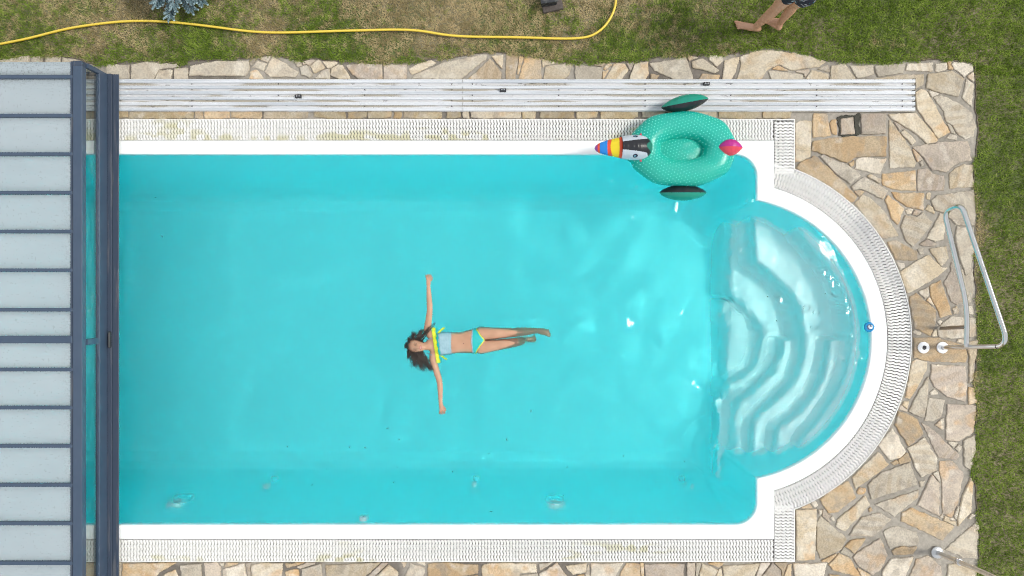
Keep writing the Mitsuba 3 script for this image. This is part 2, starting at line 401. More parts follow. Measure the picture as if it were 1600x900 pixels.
def ZA(a): return [(1240 + x / 4.5, 120 + y / 4.5) for x, y in a]
def ZB(a): return [(1200 + x / 4, 225 + y / 4) for x, y in a]
def ZC(a): return [(1220 + x / 3.75, 420 + y / 3.75) for x, y in a]
def ZD(a): return [(1220 + x / 3.4625, 640 + y / 3.4625) for x, y in a]
def ZE(a): return [(1200 + x / 4, y / 4) for x, y in a]
def ZF(a): return [(180 + x / 4, 80 + y / 4) for x, y in a]
def ZG(a): return [(560 + x / 4, 70 + y / 4) for x, y in a]
def ZH(a): return [(800 + x / 4, y / 4) for x, y in a]
def ZI(a): return [(180 + x / 3.077, 830 + y / 3.077) for x, y in a]
def ZJ(a): return [(700 + x / 3.077, 830 + y / 3.077) for x, y in a]
# tone codes: 0 tan, 1 ochre, 2 grey, 3 whitish, 4 pinkish grey, 5 brown, 6 dark damp tan
SLABS = [
 (ZA, 0, [(5,600),(15,320),(60,305),(130,310),(125,560),(60,590)]), (ZA, 1, [(20,640),(90,560),(150,555),(250,640),(450,840),(430,880),(370,880),(200,740),(80,690)]),
 (ZA, 5, [(135,310),(140,255),(235,255),(270,415),(135,430)]), (ZA, 3, [(180,550),(210,545),(390,625),(480,690),(400,755),(300,680)]),
 (ZA, 1, [(125,500),(140,450),(260,430),(500,415),(655,415),(650,560),(440,565),(380,605),(280,570),(130,515)]), (ZA, 1, [(250,330),(270,300),(305,295),(310,405),(275,400)]),
 (ZA, 4, [(335,295),(425,280),(435,400),(335,405)]), (ZA, 4, [(475,260),(650,255),(650,400),(475,405)]), (ZA, 1, [(385,600),(430,580),(430,620),(400,635)]),
 (ZA, 3, [(440,580),(470,565),(655,575),(610,685),(435,650)]), (ZA, 0, [(665,260),(860,250),(1020,440),(1000,465),(940,470),(880,410),(700,295)]),
 (ZA, 0, [(670,300),(690,310),(820,490),(870,610),(850,635),(675,640)]), (ZA, 0, [(750,390),(775,370),(870,450),(840,480)]), (ZA, 3, [(885,600),(910,590),(925,620),(900,632)]),
 (ZA, 0, [(860,110),(900,85),(940,95),(1105,390),(1020,435),(960,350),(870,220)]), (ZA, 2, [(985,145),(1040,125),(1180,190),(1255,250),(1290,340),(1270,420),(1210,435),(1150,400),(1120,340),(1075,310),(1060,240)]),
 (ZA, 3, [(1070,430),(1100,400),(1160,415),(1150,445)]), (ZA, 4, [(840,490),(1050,455),(1230,450),(1255,585),(1150,610),(1075,670),(980,655),(900,550)]),
 (ZE, 0, [(1000,460),(1150,440),(1230,490),(1195,605),(1050,570),(990,550)]), (ZE, 2, [(1245,485),(1290,520),(1280,670),(1215,610)]),
 (ZA, 0, [(1095,690),(1140,640),(1200,610),(1280,615),(1280,775),(1100,785)]), (ZA, 1, [(630,680),(866,655),(866,803),(700,790),(660,775),(630,760)]),
 (ZA, 4, [(874,655),(940,640),(980,680),(1065,695),(1065,800),(874,803)]), (ZA, 3, [(405,770),(500,700),(670,800),(630,865),(540,815),(480,790),(420,795)]),
 (ZA, 0, [(520,700),(540,685),(625,720),(615,752)]), (ZB, 1, [(770,300),(980,305),(975,415),(870,390),(800,340)]), (ZB, 0, [(995,300),(1025,305),(1015,350),(990,345)]),
 (ZB, 2, [(1025,350),(1060,320),(1290,285),(1300,420),(1300,510),(1180,505),(1100,430),(1045,415)]), (ZB, 0, [(540,370),(600,310),(650,340),(740,430),(820,575),(740,590),(710,580)]),
 (ZB, 1, [(735,350),(755,320),(855,405),(815,505),(780,470)]), (ZB, 3, [(860,415),(880,400),(915,408),(900,435),(870,440)]), (ZB, 0, [(985,410),(1000,375),(1055,410),(1045,440)]),
 (ZB, 2, [(830,520),(860,445),(930,455),(970,425),(1035,490),(960,590),(905,645),(860,600)]), (ZB, 2, [(1045,500),(1080,430),(1120,450),(1100,600),(1050,610),(990,590)]),
 (ZB, 5, [(745,615),(800,600),(935,670),(940,720),(890,730),(800,720)]), (ZB, 3, [(800,740),(855,740),(855,770),(830,790)]), (ZB, 4, [(945,625),(1000,595),(1060,625),(1040,640),(970,640)]),
 (ZB, 0, [(1005,655),(1120,635),(1135,720),(1085,765)]), (ZB, 3, [(930,660),(980,650),(975,695),(955,690)]), (ZB, 2, [(1180,515),(1290,520),(1290,640),(1270,800),(1240,820),(1195,690),(1175,580)]),
 (ZB, 0, [(825,800),(930,735),(1000,690),(1090,770),(1130,770),(1050,840),(960,890),(880,935),(860,900)]), (lambda a: a, 4, [(1476,441),(1486,423),(1487,405),(1497,439),(1505,471),(1496,477),(1487,471)]),
 (ZC, 2, [(1050,0),(1140,0),(1130,130),(1120,200),(1095,205),(1070,100)]), (ZC, 1, [(875,100),(940,65),(1010,270),(940,290),(915,230),(880,160)]), (ZC, 2, [(810,135),(870,105),(880,150),(850,180)]),
 (ZC, 5, [(755,165),(795,140),(915,245),(910,330),(880,395),(790,350),(770,260)]), (ZC, 1, [(1010,230),(1035,220),(1050,245),(1045,265),(1015,265)]), (ZC, 3, [(1095,225),(1130,210),(1130,265),(1095,265)]),
 (ZC, 3, [(915,310),(935,295),(955,310),(935,335)]), (ZC, 3, [(925,400),(920,350),(950,320),(1000,280),(1140,285),(1150,400),(1000,410)]), (ZC, 3, [(775,370),(790,355),(830,380),(800,390)]),
 (ZC, 5, [(780,400),(930,405),(1080,450),(1100,520),(1090,550),(880,545),(785,525)]), (ZC, 2, [(1035,440),(1040,412),(1090,420),(1080,445)]), (ZC, 0, [(1090,430),(1160,420),(1165,460),(1130,560),(1130,650),(1105,680),(1108,520)]),
 (ZC, 0, [(770,545),(800,530),(865,545),(855,600),(760,765),(730,760)]), (ZC, 4, [(885,560),(1085,570),(1090,700),(1085,785),(990,755),(900,690),(880,640)]), (ZC, 0, [(715,800),(725,775),(755,780),(745,825)]),
 (ZC, 2, [(870,625),(860,790),(840,875),(750,840),(800,740)]), (ZC, 3, [(880,720),(905,705),(930,735),(880,742)]), (ZC, 3, [(870,755),(970,770),(940,870),(890,895),(845,890)]),
 (ZC, 1, [(1100,695),(1145,700),(1155,790),(1105,795)]), (lambda a: a, 4, [(1480,631),(1527,634),(1526,652),(1521,676),(1500,690),(1478,688)]), (ZD, 3, [(835,85),(885,40),(885,115)]),
 (ZD, 5, [(620,80),(640,5),(690,25),(740,55),(775,135),(690,200)]), (ZD, 3, [(530,195),(605,100),(640,150),(680,230),(640,265),(590,275)]), (ZD, 2, [(685,210),(780,150),(850,270),(845,330),(760,370),(730,310)]),
 (ZD, 4, [(760,65),(830,110),(900,180),(970,250),(955,280),(855,260),(800,140)]), (ZD, 3, [(945,210),(965,185),(985,205),(970,235)]), (ZD, 2, [(990,170),(1050,135),(1060,220),(1030,330),(995,300)]),
 (ZD, 4, [(865,275),(930,280),(995,345),(965,500),(930,585),(875,565),(875,400),(860,330)]), (ZD, 0, [(385,370),(530,230),(590,300),(480,380),(405,430)]), (ZD, 2, [(470,410),(540,345),(700,285),(745,405),(600,455),(490,490)]),
 (ZD, 1, [(600,290),(625,270),(640,290),(615,305)]), (ZD, 1, [(410,445),(430,420),(465,430),(455,460),(420,460)]), (ZD, 1, [(210,490),(290,430),(370,385),(410,475),(310,555),(260,565)]),
 (ZD, 3, [(510,515),(750,435),(745,480),(615,580)]), (ZD, 3, [(755,390),(785,385),(760,430)]), (ZD, 4, [(740,520),(800,390),(820,350),(860,400),(860,580)]),
 (ZD, 0, [(985,480),(1030,365),(1045,400),(1030,555),(980,610),(960,635),(958,610)]), (ZD, 0, [(305,600),(365,550),(460,465),(485,515),(350,660),(300,635)]), (ZD, 1, [(475,540),(490,525),(500,550),(480,558)]),
 (ZD, 3, [(370,685),(440,580),(540,560),(600,595),(500,690)]), (ZD, 1, [(650,605),(655,560),(710,530),(945,635),(880,710),(760,655)]), (ZD, 3, [(555,660),(620,630),(740,665),(755,715),(740,735),(650,740),(590,755)]),
 (ZD, 0, [(85,545),(195,540),(185,815),(85,820)]), (ZD, 3, [(165,510),(190,495),(205,520),(180,530)]), (ZD, 3, [(205,545),(225,540),(220,570),(208,568)]), (ZD, 3, [(265,590),(285,575),(300,600),(285,610)]),
 (ZD, 0, [(195,620),(215,575),(360,700),(330,760),(215,815),(195,740)]), (ZD, 1, [(350,740),(380,710),(465,695),(400,785)]), (ZD, 4, [(390,800),(420,770),(540,695),(580,790),(540,870),(500,895),(420,850)]),
 (ZD, 2, [(890,760),(1070,600),(1075,650),(1060,810),(990,800)]), (ZD, 3, [(860,580),(875,560),(885,590)]), (ZD, 3, [(910,595),(940,585),(945,605)]), (ZD, 3, [(1015,590),(1040,565),(1055,575),(1030,595)]),
 (ZD, 5, [(600,765),(640,742),(740,745),(720,785),(610,790)]), (ZD, 3, [(550,880),(600,810),(720,795),(680,900),(670,960),(560,960)]), (ZD, 4, [(700,905),(740,810),(800,790),(870,850),(880,960),(700,970)]),
 (ZD, 0, [(900,905),(910,840),(960,830),(1060,845),(1070,960),(900,970)]), (ZD, 3, [(70,835),(250,830),(225,950),(75,960)]), (ZD, 1, [(260,840),(320,780),(370,800),(440,910),(280,872)]), (ZD, 1, [(0,960),(40,840),(60,835),(62,960)]),
 (ZD, 1, [(245,950),(265,890),(400,925),(440,960)]), (ZD, 3, [(470,960),(450,915),(500,905),(540,900),(545,960)]),
 (lambda a: a, 0, [(1158,105),(1157,88),(1180,80),(1205,77),(1262,86),(1293,96),(1280,104),(1237,110),(1217,100),(1200,108),(1190,126),(1150,126)]), (ZE, 3, [(0,445),(30,440),(225,465),(220,500),(30,500)]),
 (ZE, 0, [(235,500),(270,435),(380,460),(385,500)]), (ZE, 2, [(300,430),(380,400),(390,450)]), (ZE, 0, [(390,500),(395,410),(480,395),(545,480),(545,500)]), (ZE, 2, [(515,410),(660,405),(670,460),(560,490),(545,470)]),
 (ZE, 2, [(675,450),(670,410),(860,395),(850,455),(690,480)]), (ZE, 0, [(560,505),(690,485),(850,465),(980,460),(975,530),(925,555),(922,505)]), (ZE, 3, [(865,440),(870,395),(1035,390),(1030,445)]),
 (ZE, 3, [(1045,445),(1050,395),(1120,388),(1125,430),(1080,448)]), (ZE, 3, [(1150,400),(1160,385),(1280,400),(1285,440),(1230,480),(1170,430)]),
 (ZH, 1, [(35,505),(80,355),(180,360),(185,505)]), (ZH, 0, [(195,505),(205,415),(330,395),(385,390),(360,470),(300,505)]), (ZH, 2, [(390,455),(395,405),(560,420),(560,505),(400,505)]),
 (ZH, 1, [(565,430),(600,390),(630,400),(580,440)]), (ZH, 0, [(575,505),(640,395),(710,400),(730,435),(680,505)]), (ZH, 0, [(725,505),(770,395),(850,380),(855,460),(830,505)]),
 (ZH, 2, [(860,395),(1090,355),(1110,410),(1140,505),(1030,505),(890,440)]), (ZH, 1, [(865,505),(865,460),(925,470),(900,505)]), (ZH, 0, [(1120,380),(1190,365),(1300,440),(1270,460),(1130,420)]),
 (ZH, 3, [(1225,340),(1320,345),(1320,380),(1285,415),(1230,370)]), (ZH, 5, [(1160,505),(1190,460),(1300,470),(1290,505)]), (ZH, 0, [(1310,505),(1330,375),(1425,350),(1410,420),(1370,505)]),
 (ZF, 2, [(-60,175),(-60,80),(85,85),(85,175)]), (ZF, 2, [(95,175),(95,80),(200,65),(380,80),(410,100),(270,115),(240,175)]), (ZF, 2, [(245,175),(268,117),(355,110),(350,175)]), (ZF, 2, [(365,175),(365,105),(450,100),(455,175)]),
 (ZF, 2, [(460,155),(465,90),(640,60),(835,60),(835,120),(810,155)]), (ZF, 2, [(845,100),(890,55),(945,75),(925,120)]), (ZF, 0, [(835,175),(840,125),(885,110),(930,175)]), (ZF, 2, [(930,125),(980,30),(1060,75),(1145,130),(1120,160),(960,160)]),
 (ZF, 2, [(1115,65),(1160,60),(1165,90),(1130,100)]), (ZF, 2, [(1150,100),(1195,85),(1235,140),(1215,165),(1165,145)]), (ZF, 0, [(1215,95),(1270,50),(1315,100),(1245,140)]), (ZF, 2, [(1240,175),(1300,115),(1340,110),(1340,175)]),
 (ZF, 0, [(1345,150),(1350,110),(1390,80),(1420,85),(1460,145),(1470,175),(1400,175)]), (ZG, 4, [(-80,128),(0,115),(145,120),(148,215),(0,215),(-40,185)]), (ZG, 4, [(157,215),(157,125),(298,120),(303,160),(298,215)]),
 (ZG, 0, [(312,150),(380,110),(460,95),(490,110),(400,160),(330,185)]), (ZG, 2, [(330,215),(345,190),(520,115),(740,65),(800,60),(800,85),(720,150),(640,215)]), (ZG, 5, [(680,218),(720,185),(820,85),(895,170),(890,218)]),
 (ZG, 0, [(826,70),(905,60),(900,150),(860,110)]), (ZG, 1, [(915,218),(920,65),(1000,60),(980,218)]),
 (ZI, 1, [(30,160),(300,150),(220,195),(150,250),(30,260)]), (ZI, 0, [(210,260),(230,210),(290,185),(310,260)]), (ZI, 2, [(310,165),(410,155),(420,260),(325,260)]), (ZI, 4, [(425,155),(485,150),(505,175),(505,260),(430,260)]),
 (ZI, 3, [(495,150),(525,150),(518,172)]), (ZI, 3, [(515,185),(620,155),(640,260),(515,260)]), (ZI, 0, [(650,165),(700,155),(805,155),(795,260),(660,260)]), (ZI, 1, [(815,158),(930,148),(825,180)]), (ZI, 1, [(815,195),(880,182),(890,260),(820,260)]),
 (ZI, 3, [(892,185),(990,155),(1000,260),(900,260)]), (ZI, 0, [(1010,165),(1280,150),(1210,215),(1170,260),(1015,260)]), (ZI, 0, [(1210,260),(1315,160),(1360,200),(1350,260)]), (ZI, 3, [(1372,150),(1400,150),(1385,185)]),
 (ZI, 3, [(1370,260),(1420,155),(1490,178),(1480,260)]), (ZI, 3, [(1430,150),(1490,148),(1490,168)]), (ZI, 1, [(1500,160),(1600,152),(1745,165),(1745,205),(1620,225),(1500,260)]), (ZI, 5, [(1560,262),(1640,228),(1745,212),(1750,262)]),
 (ZJ, 0, [(160,168),(200,155),(425,158),(430,200),(345,205),(330,260),(170,260)]), (ZJ, 3, [(435,158),(515,147),(440,192)]), (ZJ, 4, [(440,207),(525,152),(600,260),(450,260)]), (ZJ, 0, [(560,168),(670,155),(660,200),(600,212)]),
 (ZJ, 1, [(605,260),(620,212),(655,207),(665,260)]), (ZJ, 3, [(685,158),(845,153),(780,260),(690,260)]), (ZJ, 1, [(835,195),(860,153),(920,158),(930,260),(800,260)]), (ZJ, 4, [(945,158),(1140,158),(1130,260),(950,260)]),
 (ZJ, 4, [(1150,153),(1190,153),(1185,260),(1150,260)]), (ZJ, 0, [(1195,260),(1225,155),(1300,187),(1260,260)]), (ZJ, 1, [(1240,151),(1330,151),(1302,180)]), (ZJ, 0, [(1320,170),(1500,155),(1460,260),(1330,260)]), (ZJ, 4, [(1480,260),(1560,153),(1600,190),(1600,260)]),
]
STRIP = [(150, 199), (201, 301), (304, 316), (319, 358), (361, 409), (411, 482), (490, 540), (543, 572), (575, 612), (615, 627), (630, 690), (697, 720), (723, 733), (735, 814), (815, 838), (844, 897), (901, 935), (938, 998), (1003, 1040),
         (1045, 1085), (1088, 1120), (1124, 1190), (1192, 1236)]
rng = np.random.default_rng(11)
polys = []
for fn, code, pts in SLABS:
    q = Polygon(XY(fn(pts))).buffer(0)
    if q.centroid.y > 2.25 and q.centroid.x < 4.2: code = {3: 2, 0: 0, 1: 5}.get(code, code)
    polys.append((code, q))
for a, b in STRIP:
    j = rng.uniform(-2, 2, 6)
    pts = [(a + j[0] * .4, 175.0 - 3), (b + j[1] * .4, 172.0), (b + j[2] * .5, 184 + j[3] * .8), ((a + b) / 2 + j[4] * 4, 185.5 + j[5] * .4), (a, 184.5 - j[3] * .8)]
    polys.append((6 if rng.random() < 0.55 else (1 if rng.random() < 0.4 else 0), Polygon(XY(pts))))
# the paving goes on below and beyond the frame
for x in np.arange(-260, 1540, 62):
    y0 = 910 + rng.uniform(-1, 5)
    for y in (y0, y0 + 48):
        j = rng.uniform(-7, 7, 8)
        polys.append((int(rng.integers(0, 5)), Polygon(XY([(x + 2 + j[0], y + 3 + abs(j[1]) * .6), (x + 58 + j[2], y + 3 + abs(j[3]) * .6), (x + 58 + j[4], y + 44 + j[5] * .4), (x + 2 + j[6], y + 44 + j[7] * .4)]))))
for a, b in ((-5, 44), (48, 66), (70, 94), (96, 118)):
    polys.append((2, Polygon(XY([(a, 88), (b, 87), (b, 118), (a, 118)]))))
taken = None
free = bed.buffer(-0.004)
for sid, (code, q) in enumerate(polys):
    q = q.intersection(free)
    if taken is not None: q = q.difference(taken)
    if q.is_empty: continue
    if q.geom_type != 'Polygon': q = max(q.geoms, key=lambda g: g.area)
    q = q.buffer(-0.006).buffer(0.006)
    if q.geom_type != 'Polygon' and not q.is_empty: q = max(q.geoms, key=lambda g: g.area)
    if q.is_empty or q.area < 0.0007: continue
    q = Polygon(q.exterior)
    taken = q.buffer(0.007) if taken is None else taken.union(q.buffer(0.007))
    r = np.array(shapely.segmentize(q.simplify(0.004), 0.028).exterior.coords)[:-1]
    w = np.c_[r * 30, np.full(len(r), sid)]
    r = r + 0.016 * np.c_[meshkit.noise(w, 1) - 0.5, meshkit.noise(w, 2) - 0.5]
    qq = Polygon(r).buffer(0)
    if qq.geom_type != 'Polygon' or qq.is_empty: continue
    qq = Polygon(qq.simplify(0.0015).exterior)
    ztop = rng.uniform(-0.007, 0.004)
    m = slab(qq, [(0, -0.03), (0.0, ztop - 0.006), (0.003, ztop - 0.002), (0.009, ztop)])
    c = np.array(qq.centroid.coords[0]); a = rng.uniform(0, math.pi)
    d = m.vertices[:, :2] - c
    uv = np.c_[d[:, 0] * math.cos(a) + d[:, 1] * math.sin(a) + 20 * (sid + 0.5), -d[:, 0] * math.sin(a) + d[:, 1] * math.cos(a) + m.vertices[:, 2] + 20 * (code + 0.5)]
    add('stone', m, 'm_stone', 'paving', smooth=False, uv=uv)
# small filler pieces in the wider joints
gaps = free.difference(taken).difference(Polygon(XY(ZA([(290, 240), (490, 240), (490, 430), (290, 430)])))).buffer(-0.013).intersection(box(-5, -3.12, 6, 3))
nfill = 0
for q in sorted(getattr(gaps, 'geoms', [gaps]), key=lambda g: -g.area):
    q = q.buffer(0.009).simplify(0.006)
    if q.geom_type != 'Polygon' or q.area < 0.0010 or nfill >= 45: continue
    # long joints are left as mortar, compact gaps get a chip of stone
    if q.area / q.length ** 2 < 0.032: continue
    nfill += 1
    m = slab(Polygon(q.exterior), [(0, -0.03), (0, -0.006), (0.004, -0.002)])
    c = np.array(q.centroid.coords[0]); d = m.vertices[:, :2] - c; sid += 1
    add('stone', m, 'm_stone', 'paving', smooth=False, uv=np.c_[d[:, 0] + 20 * (sid + 0.5), d[:, 1] + m.vertices[:, 2] + 20 * (int(rng.integers(0, 6)) + 0.5)])
lid_out = Polygon(XY(ZA([(303, 282), (345, 268), (425, 262), (470, 250), (482, 262), (468, 330), (478, 402), (455, 415), (350, 424), (316, 415), (318, 350)])))
lr = np.array(shapely.segmentize(lid_out.exterior, 0.012).coords)[:-1]
lid_out = Polygon(lr + 0.022 * np.c_[meshkit.noise(np.c_[lr * 40, lr[:, :1] * 0], 1) - .5, meshkit.noise(np.c_[lr * 40, lr[:, :1] * 0], 2) - .5]).buffer(0).buffer(-0.004)
lid_in = Polygon(XY(ZA([(335, 295), (425, 280), (435, 400), (335, 405)]))).buffer(0.004)
add('joint_moss', slab(lid_out.difference(lid_in), [(0, -0.03), (0, -0.009), (0.003, -0.007)]), 'm_moss', 'paving', label='black mossy joint round the small square cover stone')

# ---------------------------------------------------------------- lawn
def straw(x, y):
    """how dry the lawn is at a place (metres), 0 green to 1 straw"""
    q = np.stack([x, y, x * 0], -1)
    n1, n2 = meshkit.fbm(q * 1.5, 4, 21), meshkit.fbm(q * 5.0, 3, 22)
    top = y > 2.3
    d = np.where(top, 0.74 - 0.70 * np.clip((x - 1.4) / 1.4, 0, 1), 0.0)
    d = d - np.where(top, np.clip(1 - (y - 2.42) / 0.30, 0, 1) * 0.36 * np.clip((3 - x) / 3, 0, 1), 0)
    d = d + np.where(~top, 0.75 * np.exp(-np.clip(x - 5.03, 0, 9) / 0.07) * np.clip(1.3 - abs(y + 0.6) / 2.2, 0.1, 1), 0)
    d = d + (n1 - 0.5) * 1.5 + (n2 - 0.5) * 0.7
    return np.clip(d, 0, 1)
def ground_col(p, n, uv):
    g = fbm(p.x * 45, p.y * 45, 0, 3)
    dryness = smoothstep(0.35, 0.65, fbm(p.x * 1.5, p.y * 1.5, 4, 3))
    return mix((0.085, 0.105, 0.035), (0.18, 0.155, 0.095), dryness) * (0.5 + g)
mat('m_lawn', pr(proc(ground_col), 0.95))
lawn = box(-60, -60, 60, 60).difference(paved)
add('lawn', sheet(lawn, -0.03), 'm_lawn')
tag('lawn', 'mown garden lawn with dry patches round the paving', 'lawn', kind='structure')
def soil_col(p, n, uv): return mix((0.06, 0.05, 0.038), (0.19, 0.155, 0.115), fbm(p.x * 50, p.y * 50, 0, 3))
mat('m_soil', pr(proc(soil_col), 0.95))
sb = slab(paved.buffer(0.012).difference(paved.buffer(-0.006)).intersection(box(-7, -4, 6, 4)), [(0, -0.035), (0.012, -0.008)])
tag(add('soil_edge', sb, 'm_soil'), 'narrow strip of bare soil between lawn and paving', 'soil', kind='structure')

rng = np.random.default_rng(5)
def blades(n, x0, x1, y0, y1, size=1.0):
    x, y = rng.uniform(x0, x1, n), rng.uniform(y0, y1, n)
    d = sdf(paved, x, y)
    rag = 0.022 * meshkit.noise(np.c_[x * 25, y * 25, x * 0], 8)
    dens_ok = (d < 0.004 - rag) & (rng.random(n) < np.clip((-d + 0.01) / 0.05, 0.3, 1) * (0.55 + 0.9 * meshkit.noise(np.c_[x * 9, y * 9, x * 0], 3)))
    x, y = x[dens_ok], y[dens_ok]; n = len(x)
    dry = np.clip(straw(x, y) + rng.normal(0, 0.13, n), 0, 1)
    L = rng.uniform(0.022, 0.05, n) * size * (1.1 - 0.35 * dry); wdt = rng.uniform(0.0018, 0.0034, n) * size
    a = rng.uniform(0, 2 * math.pi, n) ; lean = rng.uniform(0.35, 1.25, n) + 0.2 * dry
    dx, dy = np.cos(a), np.sin(a)
    b = np.c_[x, y, np.full(n, -0.03)]
    s = np.c_[-dy, dx, np.zeros(n)] * wdt[:, None]
    mid = b + np.c_[dx * np.sin(lean) * .5, dy * np.sin(lean) * .5, np.cos(lean * .8) * .6] * L[:, None]
    tip = b + np.c_[dx * np.sin(lean) * 1.05, dy * np.sin(lean) * 1.05, np.cos(lean * .8) * .6 + np.cos(lean * 1.3) * .3] * L[:, None]
    v = np.stack([b - s, b + s, mid + s * .8, mid - s * .8, tip], 1).reshape(-1, 3)
    i = np.arange(n)[:, None] * 5
    f = np.vstack([i + [0, 1, 2], i + [0, 2, 3], i + [3, 2, 4]])
    tuft = np.clip(0.5 + 1.9 * (meshkit.noise(np.c_[x * 26, y * 26, x * 0], 31) - .5) + 1.1 * (meshkit.noise(np.c_[x * 8, y * 8, x * 0], 32) - .5), 0, 1)
    dry = np.clip(dry + 0.7 * (meshkit.noise(np.c_[x * 21, y * 21, x * 0], 33) - .5), 0, 1)
    uv = np.repeat(np.c_[dry, np.clip(0.25 * rng.random(n) + 0.75 * tuft + 0.45 * (rng.random(n) > .93), 0, 1)], 5, 0)
    return v, f, uv
def tufts(n):
    b = np.array(shapely.segmentize(paved.exterior, 0.004).coords); b = b[(b[:, 1] > -3.3) & (b[:, 0] > -5.8)]
    i = rng.integers(0, len(b), n)
    keep = meshkit.noise(np.c_[b[i] * 9, i * 0], 51) > 0.42
    c = b[i][keep] + rng.normal(0, 0.010, (keep.sum(), 2)); n = len(c)
    right = c[:, 0] > 4.9
    o = np.where(right[:, None], [-1.0, 0.0], [0.0, -1.0]) + rng.normal(0, .7, (n, 2)); o /= np.linalg.norm(o, axis=1, keepdims=True)
    c -= np.where(right[:, None], [-1.0, 0.0], [0.0, -1.0]) * 0.012
    L = rng.uniform(.022, .055, n)[:, None]; s = np.c_[-o[:, 1], o[:, 0]] * rng.uniform(.0016, .003, n)[:, None]
    z = np.full((n, 1), -0.02); b0 = np.hstack([c, z]); s = np.hstack([s, z * 0]); d = np.hstack([o, z * 0])
    mid = b0 + d * L * .5 + [0, 0, 1] * L * .55; tip = b0 + d * L + [0, 0, 1] * L * .60
    v = np.stack([b0 - s, b0 + s, mid + s * .8, mid - s * .8, tip], 1).reshape(-1, 3)
    k = np.arange(n)[:, None] * 5
    dry = np.clip(straw(c[:, 0], c[:, 1]) + rng.normal(0, .2, n), 0, 1)
    return v, np.vstack([k + [0, 1, 2], k + [0, 2, 3], k + [3, 2, 4]]), np.repeat(np.c_[dry, rng.random(n)], 5, 0)
parts = [tufts(9000), blades(150000, -6.2, 6.2, 2.30, 3.45), blades(42000, 4.95, 5.9, -3.5, 2.4), blades(9000, -8, 8, 3.4, 4.6, 1.7), blades(5000, 5.9, 7, -4, 4, 1.7)]
V, F, U, k0 = [], [], [], 0
for v, f, u in parts: V.append(v); F.append(f + k0); U.append(u); k0 += len(v)
def blade_col(p, n, uv):
    g = mix(mix((0.080, 0.130, 0.022), (0.19, 0.29, 0.045), uv.y), (0.29, 0.36, 0.10), smoothstep(0.85, 1.0, uv.y))
    s = mix((0.24, 0.20, 0.11), (0.50, 0.42, 0.27), uv.y)
    return mix(g, s, smoothstep(0.38, 0.85, uv.x)) * mi.Color3f(1.22, 1.17, 1.05)
mat('m_blade', {'type': 'principledthin', 'base_color': proc(blade_col), 'roughness': 0.6, 'diff_trans': 0.5}, two=False)
tag(add('grass', trimesh.Trimesh(np.vstack(V), np.vstack(F), process=False), 'm_blade', uv=np.vstack(U)), 'short grass blades, green and straw coloured, of the lawn', 'grass', kind='stuff')

# ---------------------------------------------------------------- rail track of the sliding enclosure
def alu_col(p, n, uv):
    d = smoothstep(0.55, 0.75, fbm(p.x * 3, p.y * 60, 0, 4))
    c = mix((0.58, 0.60, 0.63), (0.46, 0.49, 0.53), smoothstep(0.4, 0.7, fbm(p.x * 0.8, p.y * 20, 2, 2)))
    return mix(c, (0.42, 0.39, 0.34), d * 0.2)
mat('m_alu', pr(proc(alu_col), 0.4))
def alu_dirt(p, n, uv):
    d = smoothstep(0.42, 0.62, fbm(p.x * 2.2, p.y * 25, 5, 4))
    c = mix((0.55, 0.55, 0.56), (0.36, 0.33, 0.28), d)
    return mix(c, (0.07, 0.06, 0.05), 0.7 * smoothstep(0.70, 0.80, fbm(p.x * 14, p.y * 60, 9, 4)))
mat('m_alu_dirty', pr(proc(alu_dirt), 0.6))
mat('m_dark', pr((0.025, 0.026, 0.03), 0.5))
def rail(x0, x1, y, w, h, z0):
    """a rounded aluminium ridge with a groove down its middle"""
    prof = [(-w / 2, 0), (-w / 2, h * .8), (-w / 2 + .003, h), (-.004, h), (-.003, h - .004), (.003, h - .004), (.004, h), (w / 2 - .003, h), (w / 2, h * .8), (w / 2, 0)]
    p = np.array(prof); n = len(p)
    v = np.vstack([np.c_[np.full(n, x), y + p[:, 0], z0 + p[:, 1]] for x in (x0, x1)])
    f = [[i + 1, i, i + n] for i in range(n - 1)] + [[i + 1, i + n, i + n + 1] for i in range(n - 1)]
    f += [[0, i, i + 1] for i in range(1, n - 1)] + [[n, n + i + 1, n + i] for i in range(1, n - 1)]
    return trimesh.Trimesh(v, f, process=False)
RY = [126.6, 136.0, 144.6, 153.2, 161.8, 170.3]
BOLTS = [300, 435, 570, 706, 738, 873, 1008, 1142, 1276, 1410]
def track(cy_sign, label):
    tk = thing('rail_track', label, 'rail track', 'tracks of the pool cover')
    base = Polygon(XY([(-300, 123), (1429, 123.5), (1429, 174.5), (-300, 173.5)], 0.01))
    mirror = (lambda y: y) if cy_sign > 0 else (lambda y: 2 * C[1] - y - 0.02)
    def fix(m):
        if cy_sign < 0:
            v = np.array(m.vertices); v[:, 1] = mirror(v[:, 1]); m = trimesh.Trimesh(v, m.faces[:, ::-1], process=False)
        return m
    add('base_plate', fix(slab(base, [(0, -0.004), (0, 0.005), (0.002, 0.007)])), 'm_alu_dirty', tk)
    for r in RY:
        y = P(0, r, 0.025)[1]; w = 0.036 if r < 130 or r > 165 else 0.032
        for a, b in ((-300, 722.6), (723.4, 1430)):
            add('rail', fix(rail(P(a, 0, .025)[0], P(b, 0, .025)[0], y, w, 0.020, 0.007)), 'm_alu', tk, smooth=False)
        add('end_plug', fix(bx(P(1426.5, 0, .02)[0], P(1430.6, 0, .02)[0], y + w / 2 + .001, y + w / 2 + .012, 0.007, 0.018)), 'm_dark', tk)
    for i, x in enumerate(BOLTS):
        for j in range(5):
            if (i + j) % 3 == 2: continue
            c = P(x, (RY[j] + RY[j + 1]) / 2, 0.01)
            m = trimesh.creation.cylinder(0.006, 0.006, sections=8); m.apply_translation((c[0], c[1], 0.010)); add('bolt', fix(m), 'm_dark', tk)
    return tk
track(1, 'white aluminium rail track of six ridges along the upper pool side')
